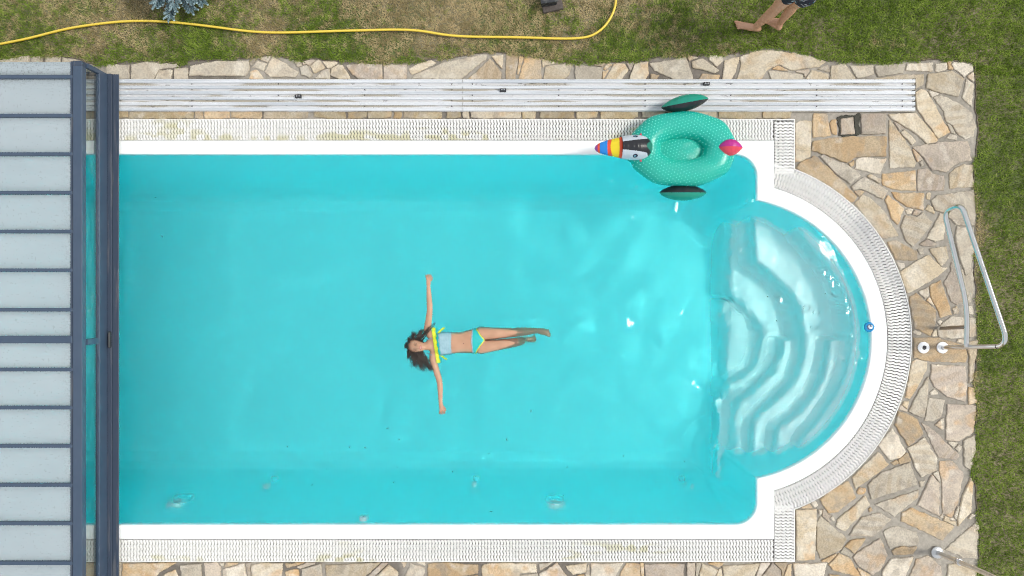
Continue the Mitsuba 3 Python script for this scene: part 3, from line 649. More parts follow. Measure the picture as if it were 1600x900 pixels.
for x, y, w in ((466, 150.8, 'on the left of the track'), (786, 141, 'in the middle of the track'), (1104, 131, 'on the right of the track, above the green wing')):
    s = thing('rail_stop', f'small black stop block {w}', 'rail stop', 'black stop blocks on the rail track')
    c = P(x, y, 0.035)
    add('body', bx(c[0] - .034, c[0] + .034, c[1] - .018, c[1] + .018, 0.016, 0.046, 0.004), 'm_dark', s)
    for d in (-.012, .014):
        m = trimesh.creation.cylinder(0.0055, 0.004, sections=8); m.apply_translation((c[0] + d, c[1] + .003, 0.0475)); add('bolt', m, 'm_alu', s)

# ---------------------------------------------------------------- sliding enclosure
def frame_col(p, n, uv): return mix((0.036, 0.062, 0.105), (0.054, 0.080, 0.125), fbm(p.x * 3, p.y * 6, p.z * 3, 3))
mat('m_frame', pr(proc(frame_col), 0.38))
def sill_col(p, n, uv): return mix((0.034, 0.050, 0.082), (0.080, 0.090, 0.110), smoothstep(0.5, 0.8, fbm(p.x * 40, p.y * 3, 1, 4)))
mat('m_sill', pr(proc(sill_col), 0.5))
def panel_col(p, n, uv):
    c = mix((0.43, 0.495, 0.535), (0.49, 0.545, 0.58), fbm(p.x * 1.5, p.y * 2.5, 0, 3))
    near = smoothstep(-4.60, -4.43, p.x)
    spots = smoothstep(0.72 - 0.30 * near, 0.95 - 0.22 * near, noise(p.x * 230, p.y * 230, 3)) * (0.03 + 0.34 * near)
    spots = dr.maximum(spots, smoothstep(0.87, 0.92, noise(p.x * 60, p.y * 60, 8)) * 0.22)
    spots = dr.maximum(spots, smoothstep(1.95, 2.2, p.y) * smoothstep(0.66, 0.8, noise(p.x * 130, p.y * 130, 9)) * 0.5)
    return mix(c, (0.17, 0.18, 0.18), spots)
mat('m_panel', {'type': 'principledthin', 'base_color': proc(panel_col), 'roughness': 0.35, 'diff_trans': 0.5}, two=False)
scene['m_pane'] = {'type': 'thindielectric', 'int_ior': 1.5, 'specular_transmittance': rgb(0.60, 0.66, 0.65)}
ek = thing('pool_enclosure', 'low sliding pool cover with pale roof panels and dark blue-grey frame', 'pool enclosure')
XE, ZT = P(170, 0)[0], 0.46
YT, YC = P(0, 118)[1], C[1]
YB = 2 * YC - YT
add('bottom_rail', bx(XE - .022, XE + .022, YB, YT, 0.032, 0.20, .004), 'm_frame', ek)
sill = cat([bx(XE + .023, XE + .066, YB, YT, 0.034, 0.066, .003), bx(XE + .067, P(185, 0, .05)[0], YB, YT, 0.034, 0.050, .003)])
add('sill', sill, 'm_sill', ek)
add('top_beam', bx(XE - .090, XE + .004, YB, YT, ZT - .065, ZT + .004, .004), 'm_frame', ek)
add('mullion', bx(XE - .020, XE + .020, YC - .030, YC + .030, 0.202, ZT - .067), 'm_frame', ek)
for s in (YT - .022, YB + .022):
    add('corner_post', bx(XE - .021, XE + .021, s - .022, s + .022, 0.202, ZT - .067), 'm_frame', ek)
for a, b in ((YC + .031, YT - .046), (YB + .046, YC - .031)):
    add('pane', (np.array([[XE, a, .202], [XE, b, .202], [XE, b, ZT - .067], [XE, a, ZT - .067]]), np.array([[0, 1, 2], [0, 2, 3]])), 'm_pane', ek)
hc = np.array([[XE + .052, YC - .075, .075], [XE + .052, YC + .075, .075]])
add('handle', man(manifold3d.Manifold.hull_points(np.vstack([trimesh.creation.icosphere(1, .016).vertices * [1, 1, 1.5] + q for q in hc]))), 'm_dark', ek, smooth=40)
for y in (YT, YB):
    add('side_rail', bx(LEFT, XE - .092, y - .02, y, 0.032, 0.13, .003), 'm_frame', ek)
    add('side_pane', (np.array([[LEFT, y - .01, .131], [XE - .092, y - .01, .131], [XE - .092, y - .01, ZT - .04], [LEFT, y - .01, ZT - .04]]), np.array([[0, 1, 2], [0, 2, 3]])), 'm_pane', ek)
RIB = [120, 180.5, 240.5, 301, 361.5, 422, 484, 530.5, 577.5, 637, 697, 758, 818, 880, 941]
ry = [P(0, r, ZT)[1] for r in RIB]
xb = XE - .092
for i, y in enumerate(ry):
    w = .036 if RIB[i] == 530.5 else .017
    add('rib', bx(LEFT, xb, y - w, y + w, ZT - .035, ZT + (.012 if w > .02 else .008), .004), 'm_frame' , ek)
ys_ = [YT + .003, *ry, YB - .003]
def bowed(y0, y1, x0, x1, z, h):
    t = np.linspace(0, 1, 9); yy = y0 + (y1 - y0) * t; zz = z + h * (1 - (2 * t - 1) ** 2)
    v = np.vstack([np.c_[np.full(9, x0), yy, zz], np.c_[np.full(9, x1), yy, zz]])
    f = np.vstack([[[i, i + 9, i + 10], [i, i + 10, i + 1]] for i in range(8)])
    return trimesh.Trimesh(v, f[:, ::-1] if y1 > y0 else f, process=False)
for a, b in zip(ys_[:-1], ys_[1:]):
    da = .037 if abs(a - ry[7]) < .001 else .018; db = .037 if abs(b - ry[7]) < .001 else .018
    if a == ys_[0]: da = 0
    if b == ys_[-1]: db = 0
    add('roof_panel', bowed(a - da, b + db, LEFT, xb - .022, ZT - .030, .034), 'm_panel', ek, smooth=True)
add('edge_seal', bx(xb - .022, xb - .001, YB, YT, ZT - .034, ZT + .0035), 'm_sill', ek)
add('corner_cap', bx(XE - .0915, XE + .0055, YT - .05, YT + .004, ZT - .064, ZT + .0065, .004), 'm_sill', ek)

# ---------------------------------------------------------------- garden hose
hose = [(-60, 80), (-10, 71), (50, 59), (100, 46.5), (150, 38), (200, 33.5), (230, 33), (280, 36), (340, 43), (400, 50), (460, 51), (520, 49), (580, 47), (630, 47), (660, 49), (690, 54), (720, 57), (780, 58), (840, 59.5), (900, 60),
        (922, 56.5), (941, 45), (954, 28), (961, 10), (962.5, -4), (960, -25), (945, -60), (900, -85)]
pts = np.array([P(x, y, 0.012) for x, y in hose]); pts[:, 2] = 0.014 + 0.012 * (meshkit.noise(pts * 4, 3) - .3)
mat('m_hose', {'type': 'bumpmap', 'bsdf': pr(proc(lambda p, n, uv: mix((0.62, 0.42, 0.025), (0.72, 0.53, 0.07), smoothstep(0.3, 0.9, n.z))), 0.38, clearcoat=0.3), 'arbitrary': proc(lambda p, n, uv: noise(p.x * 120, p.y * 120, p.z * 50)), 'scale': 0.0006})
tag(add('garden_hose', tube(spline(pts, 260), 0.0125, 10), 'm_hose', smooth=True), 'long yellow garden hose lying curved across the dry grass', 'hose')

# ---------------------------------------------------------------- toucan pool float
mat('m_vinyl_dots', {'type': 'bumpmap', 'bsdf': pr(proc(lambda p, n, uv: dots(p)), 0.30, specular=0.35), 'arbitrary': proc(lambda p, n, uv: wrinkle(p)), 'scale': 0.01})
FC = P(1066, 233, 0.17)
FZ = 0.028
def dots(p):
    a, b = p.x * 0.94 + p.y * 0.34, p.y * 0.94 - p.x * 0.34
    s = 0.0355
    row = dr.floor(b / (s * 0.8))
    u = a / s + 0.5 * (row - 2 * dr.floor(row / 2))
    fu, fv = u - dr.floor(u) - 0.5, b / (s * 0.8) - row - 0.5
    d = dr.sqrt(dr.square(fu * s) + dr.square(fv * s * 0.8))
    return mix((0.45, 0.85, 0.78), (0.001, 0.37, 0.29), smoothstep(0.0034, 0.0051, d))
def wrinkle(p):
    ang = dr.atan2((p.y - FC[1]) / 0.72, p.x - FC[0])
    r = dr.sqrt(dr.square((p.y - FC[1]) / 0.72) + dr.square(p.x - FC[0]))
    return 0.35 * noise(ang * 14, r * 5, 1) * smoothstep(0.42, 0.55, r) + 0.10 * noise(ang * 22, r * 4, 3) * smoothstep(0.3, 0.22, r)
fk = thing('pool_float', 'inflatable toucan pool float, green with white dots, lying over the pool edge', 'pool float')
def torus(cx, cy, cz, ax, ay, rx, ry, rz, nu=120, nv=40):
    u, v = np.meshgrid(np.linspace(0, 2 * math.pi, nu, endpoint=False), np.linspace(0, 2 * math.pi, nv, endpoint=False), indexing='ij')
    q = np.abs(np.cos(v)) ** 0.9 * np.sign(np.cos(v))
    pu = 1 + 0.012 * np.sin(9 * u + 1)
    se = 2.25
    cu, su = np.sign(np.cos(u)) * np.abs(np.cos(u)) ** (2 / se), np.sign(np.sin(u)) * np.abs(np.sin(u)) ** (2 / se)
    X = cx + (ax + rx * q) * cu * pu; Y = cy + (ay + ry * q) * su * pu; Z = cz + rz * np.sin(v)
    V = np.stack([X, Y, Z], -1).reshape(-1, 3)
    i = np.arange(nu * nv).reshape(nu, nv); a, b, c, d = i, np.roll(i, -1, 0), np.roll(np.roll(i, -1, 0), -1, 1), np.roll(i, -1, 1)
    return trimesh.Trimesh(V, np.vstack([np.c_[a.ravel(), b.ravel(), c.ravel()], np.c_[a.ravel(), c.ravel(), d.ravel()]]), process=False)
RZ = 0.138
add('ring', torus(FC[0], FC[1], FZ + RZ, 0.392, 0.255, 0.166, 0.138, RZ), 'm_vinyl_dots', fk, smooth=True)
u = np.linspace(0, 2 * math.pi, 64, endpoint=False)
rr = np.linspace(0, 1, 14)
V = [[FC[0], FC[1], FZ + .138]]
for r in rr[1:]:
    V += [[FC[0] + 0.30 * r * math.cos(a), FC[1] + 0.185 * r * math.sin(a), FZ + .138 - 0.045 * r ** 3 + .006 * math.cos(5 * a) * r * (1 - r)] for a in u]
F = [[0, 1 + j, 1 + (j + 1) % 64] for j in range(64)]
for k_ in range(12):
    o = 1 + 64 * k_
    F += [q for j in range(64) for q in ([o + j, o + 64 + j, o + 64 + (j + 1) % 64], [o + j, o + 64 + (j + 1) % 64, o + (j + 1) % 64])]
add('seat', trimesh.Trimesh(V, F, process=False), 'm_vinyl_dots', fk, smooth=True)
v_ = np.linspace(0.1, 0.9, 2)
m = tube([[FC[0] + .545, FC[1] - .10, FZ + .2], [FC[0] + .555, FC[1] - .10, FZ + .205]], 0.012, 10)

def leaf(c, along, up, side, L, h, t, n=40, pinch=0.75, bend=0.0, shear=0.0):
    """two inflated panels welded along a seam: returns (panel on the +side, panel on the -side)"""
    along, up, side = (np.asarray(q, float) / np.linalg.norm(q) for q in (along, up, side))
    out = []
    for s in (1, -1):
        xs_ = np.linspace(-1, 1, n); V = []
        for x in xs_:
            w = max(1 - x * x, 0.0) ** pinch
            for a in np.linspace(-1, 1, 15):
                th_ = t * w * (1 - a * a) ** 0.62 * (1 + 0.06 * math.sin(x * 40 + a * 3) * abs(a))
                V.append(np.asarray(c) + along * (x * L + shear * a * h * w) + up * (a * h * w + bend * x * x) + side * s * th_)
        f = []
        for i in range(n - 1):
            for j in range(14):
                q = i * 15 + j
                f += ([[q, q + 15, q + 16], [q, q + 16, q + 1]] if s < 0 else [[q, q + 16, q + 15], [q, q + 1, q + 16]])
        out.append(trimesh.Trimesh(np.array(V), f, process=False))
    return out
def vbump(d): return {'type': 'bumpmap', 'bsdf': d, 'arbitrary': proc(lambda p, n, uv: noise(p.x * 70, p.y * 12, p.z * 25)), 'scale': 0.006}
mat('m_vinyl_green', vbump(pr((0.006, 0.24, 0.17), 0.3)))
mat('m_vinyl_black', vbump(pr((0.012, 0.014, 0.018), 0.28)))
mat('m_vinyl_magenta', vbump(pr((0.42, 0.015, 0.22), 0.3)))
mat('m_vinyl_red', vbump(pr((0.62, 0.055, 0.09), 0.3)))
def wing(name, c, along, up, out):
    w = key_for(f'{fk}__{name}')
    g_, b_ = leaf(c, along, up, out, 0.252, 0.13, 0.085)
    k1 = add(name, g_, 'm_vinyl_green', fk, smooth=True)
    add('inner_panel', b_, 'm_vinyl_black', k1, smooth=True)
wc = P(1070, 161, 0.20)
wing('wing', wc, (0.985, 0.18, 0.02), (-.1, -0.22, 1), (0, 1, 0.22))
wc = P(1067, 301, 0.10)
wing('wing', wc, (1, 0.0, 0.0), (0, -0.10, 1), (0, -1, -0.10))
tc = P(1141, 230.5, 0.30)
a_, b_ = leaf(tc, (1, -0.03, 0.12), (-0.2, 0.0, 1), (0, 1, 0.25), 0.125, 0.075, 0.085, pinch=0.9)
k1 = add('tail', a_, 'm_vinyl_magenta', fk, smooth=True); add('lower_panel', b_, 'm_vinyl_red', k1, smooth=True)
# head: lies along -x above the front of the ring, seen from the crown
hx = P(994, 230, 0.42)
HL = 0.168
def head_col(p, n, uv):
    x, y = uv.x, uv.y           # metres from the back of the head towards the beak, and sideways
    black = (dr.abs(y) < 0.068 - 0.12 * (x - 0.08)) 
    white = mi.Color3f(0.44, 0.50, 0.56)
    c = dr.select(black & (x > 0.07), mi.Color3f(0.012, 0.013, 0.017), white)
    back = x + 0.9 * dr.square(y) / 0.12 < 0.110
    c = dr.select(back, mi.Color3f(0.010, 0.012, 0.016), c)
    c = dr.select(x + 2.2 * dr.square(y) / 0.12 < 0.078, mi.Color3f(0.010, 0.16, 0.115), c)
    for s in (-1, 1):
        ex, ey = x - 0.188, y - s * 0.098
        e2 = dr.square(ex / 0.025) + dr.square(ey / 0.0155)
        c = dr.select(e2 < 1, mi.Color3f(0.01, 0.02, 0.05), c)
        c = dr.select(dr.square((ex - 0.004) / 0.009) + dr.square((ey - s * 0.002) / 0.006) < 1, mi.Color3f(0.16, 0.42, 0.55), c)
    return c
mat('m_head', vbump(pr(proc(head_col), 0.3)))
def beak_col(p, n, uv):
    x, y = uv.x, uv.y
    q = x + 0.0
    c = mi.Color3f(0.68, 0.075, 0.025)
    yel = (x > 0.022 + 0.018 * (1 - dr.square(y / 0.09)) * 0) & (x < 0.118 - 3.2 * dr.square(y)) & (x > 0.030)
    c = dr.select(yel, mi.Color3f(0.72, 0.56, 0.015), c)
    blue = (x > 0.150 - 4.0 * dr.square(y) * 0.5) & (x < 0.222 - 2.2 * dr.square(y))
    c = dr.select(blue, mi.Color3f(0.012, 0.22, 0.66), c)
    c = dr.select(x > 0.244 - 3.0 * dr.square(y), mi.Color3f(0.33, 0.07, 0.33), c)
    return c
mat('m_beak', vbump(pr(proc(beak_col), 0.3)))
def loft(x0, x1, wid, hei, cz, n=48, m_=32, sgn=-1, origin=None):
    """an inflated body along x; wid(t), hei(t) its half width and half height"""
    V, U = [], []
    for t in np.linspace(0, 1, n):
        x = x0 + (x1 - x0) * t
        for a in np.linspace(0, 2 * math.pi, m_, endpoint=False):
            y = wid(t) * math.cos(a)
            V.append([origin[0] + sgn * x, origin[1] + y, origin[2] + cz(t) + hei(t) * math.sin(a)]); U.append([x, y])
    i = np.arange(n * m_).reshape(n, m_)
    a, b, c, d = i[:-1], i[1:], np.roll(i, -1, 1)[1:], np.roll(i, -1, 1)[:-1]
    f = np.vstack([np.c_[a.ravel(), b.ravel(), c.ravel()], np.c_[a.ravel(), c.ravel(), d.ravel()]])
    V, U = np.array(V), np.array(U)
    m = trimesh.Trimesh(V, f, process=False)
    return m, U
HB = P(1019.5, 230.5, 0.42)          # back of the head
W = lambda t: 0.126 * (1 - (1 - min(t / 0.55, 1)) ** 2.3) ** 0.5 * (1 - 0.10 * max(0, t - 0.6) / 0.4) + 1e-4
m, U = loft(0.0, 0.318, W, lambda t: W(t) * 1.02, lambda t: 0.0, origin=HB)
add('head', m, 'm_head', fk, smooth=True, uv=U)
Wb = lambda t: 0.108 * (1 - 0.56 * t) * (1 - t ** 7) ** 0.5 + 1e-4
m, U = loft(0.0, 0.268, Wb, lambda t: Wb(t) * 0.80, lambda t: -0.03 * t * t - 0.005, origin=HB + [-0.315, 0, 0])
add('beak', m, 'm_beak', fk, smooth=True, uv=U)
nk = [[HB[0] - .13, HB[1], 0.13], [HB[0] - .135, HB[1], 0.24], [HB[0] - .14, HB[1], 0.36]]
add('neck', tube(spline(nk, 14), np.linspace(.105, .10, 14), 28), 'm_vinyl_green', fk, smooth=True)
for s in (-1, 1):
    q = HB + np.array([-0.118, s * 0.134, -0.005])
    m = trimesh.creation.icosphere(2, 1.0); m.apply_scale((.012, .012, .010)); m.apply_translation(q)
    add('seam_tab', m, 'm_vinyl_red', fk, smooth=True)

# ---------------------------------------------------------------- handrail, anchors, tap pole
def steel_col(p, n, uv): return mix((0.72, 0.715, 0.71), (0.60, 0.59, 0.58), fbm(p.x * 20, p.y * 20, p.z * 20, 3))
mat('m_steel', {'type': 'principled', 'base_color': proc(steel_col), 'metallic': 1.0, 'roughness': 0.10})
mat('m_white_plastic', pr((0.80, 0.81, 0.82), 0.35))
def flange(parent, c, r=0.062, hole=True):
    prof = np.array([[0.024, 0.0], [r, 0.0], [r, .006], [r - .006, .013], [.034, .020], [.024, .020], [0.024, 0.0]])
    m = trimesh.creation.revolve(prof, sections=40); m.apply_translation((c[0], c[1], 0.004)); return add('base_flange', m, 'm_white_plastic', parent, smooth=35)
hk = thing('pool_handrail', 'bent stainless steel handrail loop standing on the paving beside the round pool end', 'handrail')
b0 = P(1472, 543, 0.0)
corner = P(1577, 541, 0.90); top2 = P(1503, 322, 0.78); top1 = P(1475, 330, 0.60); low = P(1511, 478, 0.42); join = P(1510, 541.5, 0.385)
path = fillet([b0 + [0, 0, .002], corner, top2 + (top2 - corner) * .015, top1, low, join], [0.17, 0.10, 0.14, 0.25], 14)
TR = 0.0235
add('rail', tube(dens(path, 0.03), TR, 18), 'm_steel', hk, smooth=True)
lb = P(1471, 513, 0.0); lt = P(1509, 511, 0.40)
mat('m_steel_worn', {'type': 'principled', 'base_color': rgb(0.30, 0.26, 0.225), 'metallic': 0.8, 'roughness': 0.3})
add('support_leg', tube([lb, (lb + lt) / 2, lt], 0.020, 16), 'm_steel_worn', hk, smooth=True)
flange(hk, b0)
for t_ in (0.06,):
    m = tube([corner + (b0 - corner) * 0.16, corner + (b0 - corner) * 0.15], TR + .0012, 18); add('weld', m, 'm_dark', hk, smooth=True)
ak = thing('rail_anchor', 'white round floor anchor with empty dark socket beside the handrail foot', 'rail anchor')
a0 = P(1442.5, 543, 0.0)
flange(ak, a0)
m = trimesh.creation.cylinder(0.0235, 0.014, sections=28); m.apply_translation((a0[0], a0[1], 0.011)); add('socket', m, 'm_dark', ak, smooth=40)
sk = thing('tap_pole', 'steel pole with small taps and thin pipes on a white base at the lower right', 'shower pole')
b1 = P(1464, 863, 0.0)
tp = P(1575, 911, 0.95)
add('pole', tube([b1, b1 + (tp - b1) * .5, tp], 0.025, 18), 'm_steel', sk, smooth=True)
mat('m_cast', {'type': 'principled', 'base_color': rgb(0.52, 0.53, 0.54), 'metallic': 0.6, 'roughness': 0.35})
scene[flange(sk, b1, 0.064)]['bsdf'] = {'type': 'ref', 'id': 'm_cast'}
d_ = (tp - b1) / np.linalg.norm(tp - b1)
for f_ in (0.315, 0.345):
    q = b1 + (tp - b1) * f_; add('clamp', tube([q - d_ * .010, q + d_ * .010], 0.036, 18), 'm_steel', sk, smooth=30)
sd = np.cross(d_, [0, 0, 1]); sd /= np.linalg.norm(sd)
for s_, f_ in ((1, 0.27), (-1, 0.35)):
    q = b1 + (tp - b1) * f_
    body = tube([q, q + sd * s_ * .055], 0.012, 12); kb = add('tap', body, 'm_steel', sk, smooth=40)
    e_ = q + sd * s_ * .058
    add('lever', cat([tube([e_ - d_ * .025, e_ + d_ * .025], .006, 8), tube([e_ - np.array([0, 0, .02]), e_ + np.array([0, 0, .02])], .006, 8)]), 'm_steel', kb, smooth=40)
for s_, o_ in ((1, .035), (-1, .030)):
    q0, q1 = b1 + (tp - b1) * (0.36 if s_ > 0 else .44) + sd * s_ * .024, tp + sd * s_ * o_ * 1.1
    add('pipe', tube(spline([q0, (q0 + q1) / 2 + sd * s_ * .022, q1], 16), 0.0075, 10), 'm_steel', sk, smooth=True)

# ---------------------------------------------------------------- small things of the pool
mat('m_blue_plastic', pr((0.005, 0.23, 0.52), 0.35))
bk = thing('floating_thermometer', 'small bright blue round float in the water at the top step', 'pool thermometer')
c = P(1358, 511, WATER + .02)
prof = np.array([[0, -.02], [.040, -.02], [.052, -.008], [.055, .002], [.050, .012], [.036, .016], [.030, .006], [0, .006]])
m = trimesh.creation.revolve(prof, sections=36); m.apply_translation((c[0], c[1], WATER + .020)); add('ring', m, 'm_blue_plastic', bk, smooth=35)
mat('m_blue_dark', pr((0.004, 0.06, 0.16), 0.4))
m = trimesh.creation.cylinder(.030, .008, sections=28); m.apply_translation((c[0], c[1], WATER + .024)); add('dial', m, 'm_blue_dark', bk, smooth=40)
add('pointer', cat([bx(c[0] - .004, c[0] + .022, c[1] - .018, c[1] + .002, WATER + .028, WATER + .035, .002), bx(c[0] - .014, c[0] - .003, c[1] - .004, c[1] + .020, WATER + .028, WATER + .037, .002)]), 'm_white_plastic', bk)
# lamps and inlets on the lower long wall
mat('m_lamp_glass', pr((0.20, 0.42, 0.42), 0.2))
mat('m_fitting', pr((0.82, 0.86, 0.84), 0.35))
def fitting(px, dep, r, lamp):
    z = WATER - dep
    x = P(px, 800, z)[0]
    dd = np.interp(dep, [0, .12, .45, .85, 1.06, 1.19, 1.30], [0.0, .018, .055, .11, .15, .19, .25])
    y = yb + dd + 0.006
    prof = np.array([[r * .62, .012], [r * .72, .03], [r * .95, .03], [r, .018], [r, -.03]])
    m = trimesh.creation.revolve(prof, sections=36); m.apply_transform(trimesh.transformations.rotation_matrix(-math.pi / 2, (1, 0, 0))); m.apply_translation((x, y, z))
    nm = 'lamp' if lamp else 'inlet'
    kk = add(nm, m, 'm_fitting', pk, smooth=35)
    m = trimesh.creation.revolve(np.array([[0, .026], [r * .4, .022], [r * .64, .010]]), sections=30); m.apply_transform(trimesh.transformations.rotation_matrix(-math.pi / 2, (1, 0, 0))); m.apply_translation((x, y, z))
    add('glass' if lamp else 'nozzle', m, 'm_lamp_glass' if lamp else 'm_dark', kk, smooth=True)
fitting(275, .62, .115, True); fitting(868, .58, .105, True)
for x in (415, 742, 1075): fitting(x, 1.12, .042, False)
fitting(568, .11, .05, False)
# specks of leaf litter on the pool floor
rng = np.random.default_rng(8)
V, F = [], []
for i in range(58):
    if 26 <= i < 45: continue
    px_, py_ = (rng.uniform(420, 1180), rng.uniform(690, 800)) if i < 45 else ((rng.uniform(1230, 1320), rng.uniform(395, 530)) if i < 54 else (rng.uniform(200, 1130), rng.uniform(260, 800)))
    if i >= 45 and i < 54:
        q = P(px_, py_, WATER - .55)
        zz = None
        for lv in range(6):
            if terr[lv].contains(Point(q[0], q[1])): zz = zt[lv] + .008; break
        if zz is None: continue
    else:
        q = P(px_, py_, WATER - 1.40); zz = shell_z(np.array([[q[0]]]), np.array([[q[1]]]))[0, 0] + .006
        if not pool.contains(Point(q[0], q[1])) or terr[5].contains(Point(q[0], q[1])): continue
    s = rng.uniform(.006, .016); a = rng.uniform(0, 6.3)
    d1, d2 = np.array([math.cos(a), math.sin(a), 0.0]) * s * 1.6, np.array([-math.sin(a), math.cos(a), 0.1]) * s * .6
    c = np.array([q[0], q[1], zz]); o = len(V)
    V += [c - d1, c + d2, c + d1 + [0, 0, .004], c - d2]; F += [[o, o + 2, o + 1], [o, o + 3, o + 2]]
mat('m_litter', pr((0.06, 0.06, 0.03), 0.9))
tag(add('leaf_litter', trimesh.Trimesh(V, F, process=False), 'm_litter'), 'tiny dark specks of leaf litter on the pool floor', 'leaf litter', kind='stuff')

# ---------------------------------------------------------------- blue spruce
rng = np.random.default_rng(3)
sp = thing('blue_spruce', 'small blue spruce with silvery shoots at the top edge of the lawn', 'spruce')
SC = P(285, -22, 0.0); SC[2] = -0.03
mat('m_bark', pr(proc(lambda p, n, uv: mix((0.10, 0.07, 0.05), (0.18, 0.14, 0.11), noise(p.x * 90, p.y * 90, p.z * 30))), 0.9))
mat('m_needle', {'type': 'principledthin', 'base_color': proc(lambda p, n, uv: mix((0.30, 0.45, 0.50), (0.62, 0.75, 0.79), uv.x)), 'roughness': 0.6, 'diff_trans': 0.3}, two=False)
add('trunk', tube([SC, SC + [0.01, 0, .4], SC + [0, 0.01, .85]], [0.022, .015, .005], 10), 'm_bark', sp, smooth=True)
NV, NF, NU, BR = [], [], [], []
def shoot(b, d, L):
    global NV
    d = d / np.linalg.norm(d)
    u = np.cross(d, [0.2, 0.1, 1.0]); u /= np.linalg.norm(u); w = np.cross(d, u)
    n = 190
    for i in range(n):
        t = (i + rng.random()) / n
        a = rng.uniform(0, 2 * math.pi)
        rad = math.cos(a) * u + math.sin(a) * w
        o = b + d * L * t
        nl = 0.030 * (1 - 0.45 * t) * rng.uniform(.8, 1.15)
        dirn = rad * 0.75 + d * 0.75
        s = np.cross(dirn, rad + 0.3 * d); s = s / (np.linalg.norm(s) + 1e-9) * 0.0028
        k0 = len(NV)
        tip = o + dirn * nl
        c = 0.25 + 0.75 * rng.random()
        NV += [o - s, o + s, (o + tip) / 2 + s * 1.1, (o + tip) / 2 - s * 1.1, tip]
        NU.extend([[c * .55, 0], [c * .55, 0], [c * .8, 0], [c * .8, 0], [c, 0]])
        NF.extend([[k0, k0 + 1, k0 + 2], [k0, k0 + 2, k0 + 3], [k0 + 3, k0 + 2, k0 + 4]])
for lev, (z, R, nb) in enumerate([(0.14, 0.40, 11), (0.26, 0.37, 11), (0.40, 0.30, 9), (0.54, 0.22, 8), (0.68, 0.13, 6), (0.78, 0.06, 4)]):
    for j in range(nb):
        a = 2 * math.pi * (j + 0.5 * (lev % 2) + rng.uniform(-.2, .2)) / nb
        Rj = R * rng.uniform(0.80, 1.05)
        base = SC + [0, 0, z]
        dv = np.array([math.cos(a), math.sin(a), 0.12])
        end = base + dv * Rj
        BR.append(tube([base, (base + end) / 2 + [0, 0, .012], end], [.008, .006, .003], 6))
        for t in np.linspace(0.35, 1, max(3, int(Rj / 0.042))):
            p_ = base + dv * Rj * t
            if t > 0.97: shoot(p_ - dv * .03, dv + [0, 0, .08], 0.085)
            else:
                for s_ in (-1, 1):
                    aa = a + s_ * rng.uniform(0.6, 0.95)
                    shoot(p_, np.array([math.cos(aa), math.sin(aa), rng.uniform(.05, .35)]), 0.080 * rng.uniform(.8, 1.2))
shoot(SC + [0, 0, .80], np.array([0.05, 0, 1.0]), 0.12)
add('branch', cat(BR), 'm_bark', sp, kind='stuff')
add('crown', trimesh.Trimesh(np.array(NV), NF, process=False), 'm_needle', sp, uv=np.array(NU), kind='stuff')

# ---------------------------------------------------------------- little lantern on a slab at the top edge
lk = thing('garden_lantern', 'small weathered dark box lantern on a brown slab in the dry grass', 'lantern')
mat('m_slate', {'type': 'bumpmap', 'bsdf': pr(proc(lambda p, n, uv: mix((0.045, 0.034, 0.03), (0.13, 0.11, 0.10), fbm(p.x * 30, p.y * 30, p.z * 30, 4))), 0.8), 'arbitrary': proc(lambda p, n, uv: fbm(p.x * 60, p.y * 60, p.z * 60, 3)), 'scale': .006})
mat('m_lantern', pr(proc(lambda p, n, uv: mix((0.018, 0.02, 0.026), (0.07, 0.075, 0.07), smoothstep(0.45, 0.7, fbm(p.x * 50, p.y * 50, p.z * 50, 3)))), 0.45))
mat('m_lantern_glass', pr((0.25, 0.29, 0.33), 0.12, specular=0.8))
def rotz(m, c, deg): m.apply_transform(trimesh.transformations.rotation_matrix(math.radians(deg), (0, 0, 1), c)); return m
c = P(862, 2, 0.02)
add('slab', rotz(bx(c[0] - .11, c[0] + .11, c[1] - .10, c[1] + .12, -.03, .022, .006), c, 12), 'm_slate', lk)
c2 = P(857, -6, 0.10)
add('housing', rotz(bx(c2[0] - .085, c2[0] + .085, c2[1] - .075, c2[1] + .075, .023, .13, .008), c2, 8), 'm_lantern', lk)
add('lid', rotz(bx(c2[0] - .095, c2[0] + .095, c2[1] - .085, c2[1] + .085, .131, .142, .004), c2, 8), 'm_lantern', lk)
add('glass', rotz(bx(c2[0] - .05, c2[0] + .05, c2[1] - .045, c2[1] + .045, .1425, .148, .002), c2, 8), 'm_lantern_glass', lk)

# ---------------------------------------------------------------- people
def skin_col(p, n, uv):
    c = mix((0.42, 0.225, 0.140), (0.52, 0.305, 0.200), fbm(p.x * 14, p.y * 14, p.z * 14, 3))
    return c
mat('m_skin', pr(proc(skin_col), 0.42, specular=0.4))
SPH = trimesh.creation.icosphere(2, 1.0).vertices
def bone(c0, r0, c1, r1):
    """convex hull of two ellipsoids"""
    r0, r1 = np.broadcast_to(r0, 3), np.broadcast_to(r1, 3)
    return manifold3d.Manifold.hull_points(np.vstack([SPH * r0 + np.asarray(c0), SPH * r1 + np.asarray(c1)]))
def body(bones, edge=0.012, it=14):
    m = man(manifold3d.Manifold.batch_boolean(bones, manifold3d.OpType.Add).refine_to_length(edge))
    m = trimesh.Trimesh(m.vertices, m.faces, process=True)
    trimesh.smoothing.filter_taubin(m, lamb=0.5, nu=0.52, iterations=it)
    return m
def patch(mesh, sel, off):
    """the part of the skin where sel(centroid, normal) holds, lifted off it: a close-fitting garment"""
    f = mesh.faces[sel(mesh.triangles_center, mesh.face_normals)]
    used = np.unique(f); r = np.full(len(mesh.vertices), -1); r[used] = np.arange(len(used))
    return trimesh.Trimesh(mesh.vertices[used] + mesh.vertex_normals[used] * off, r[f], process=False)
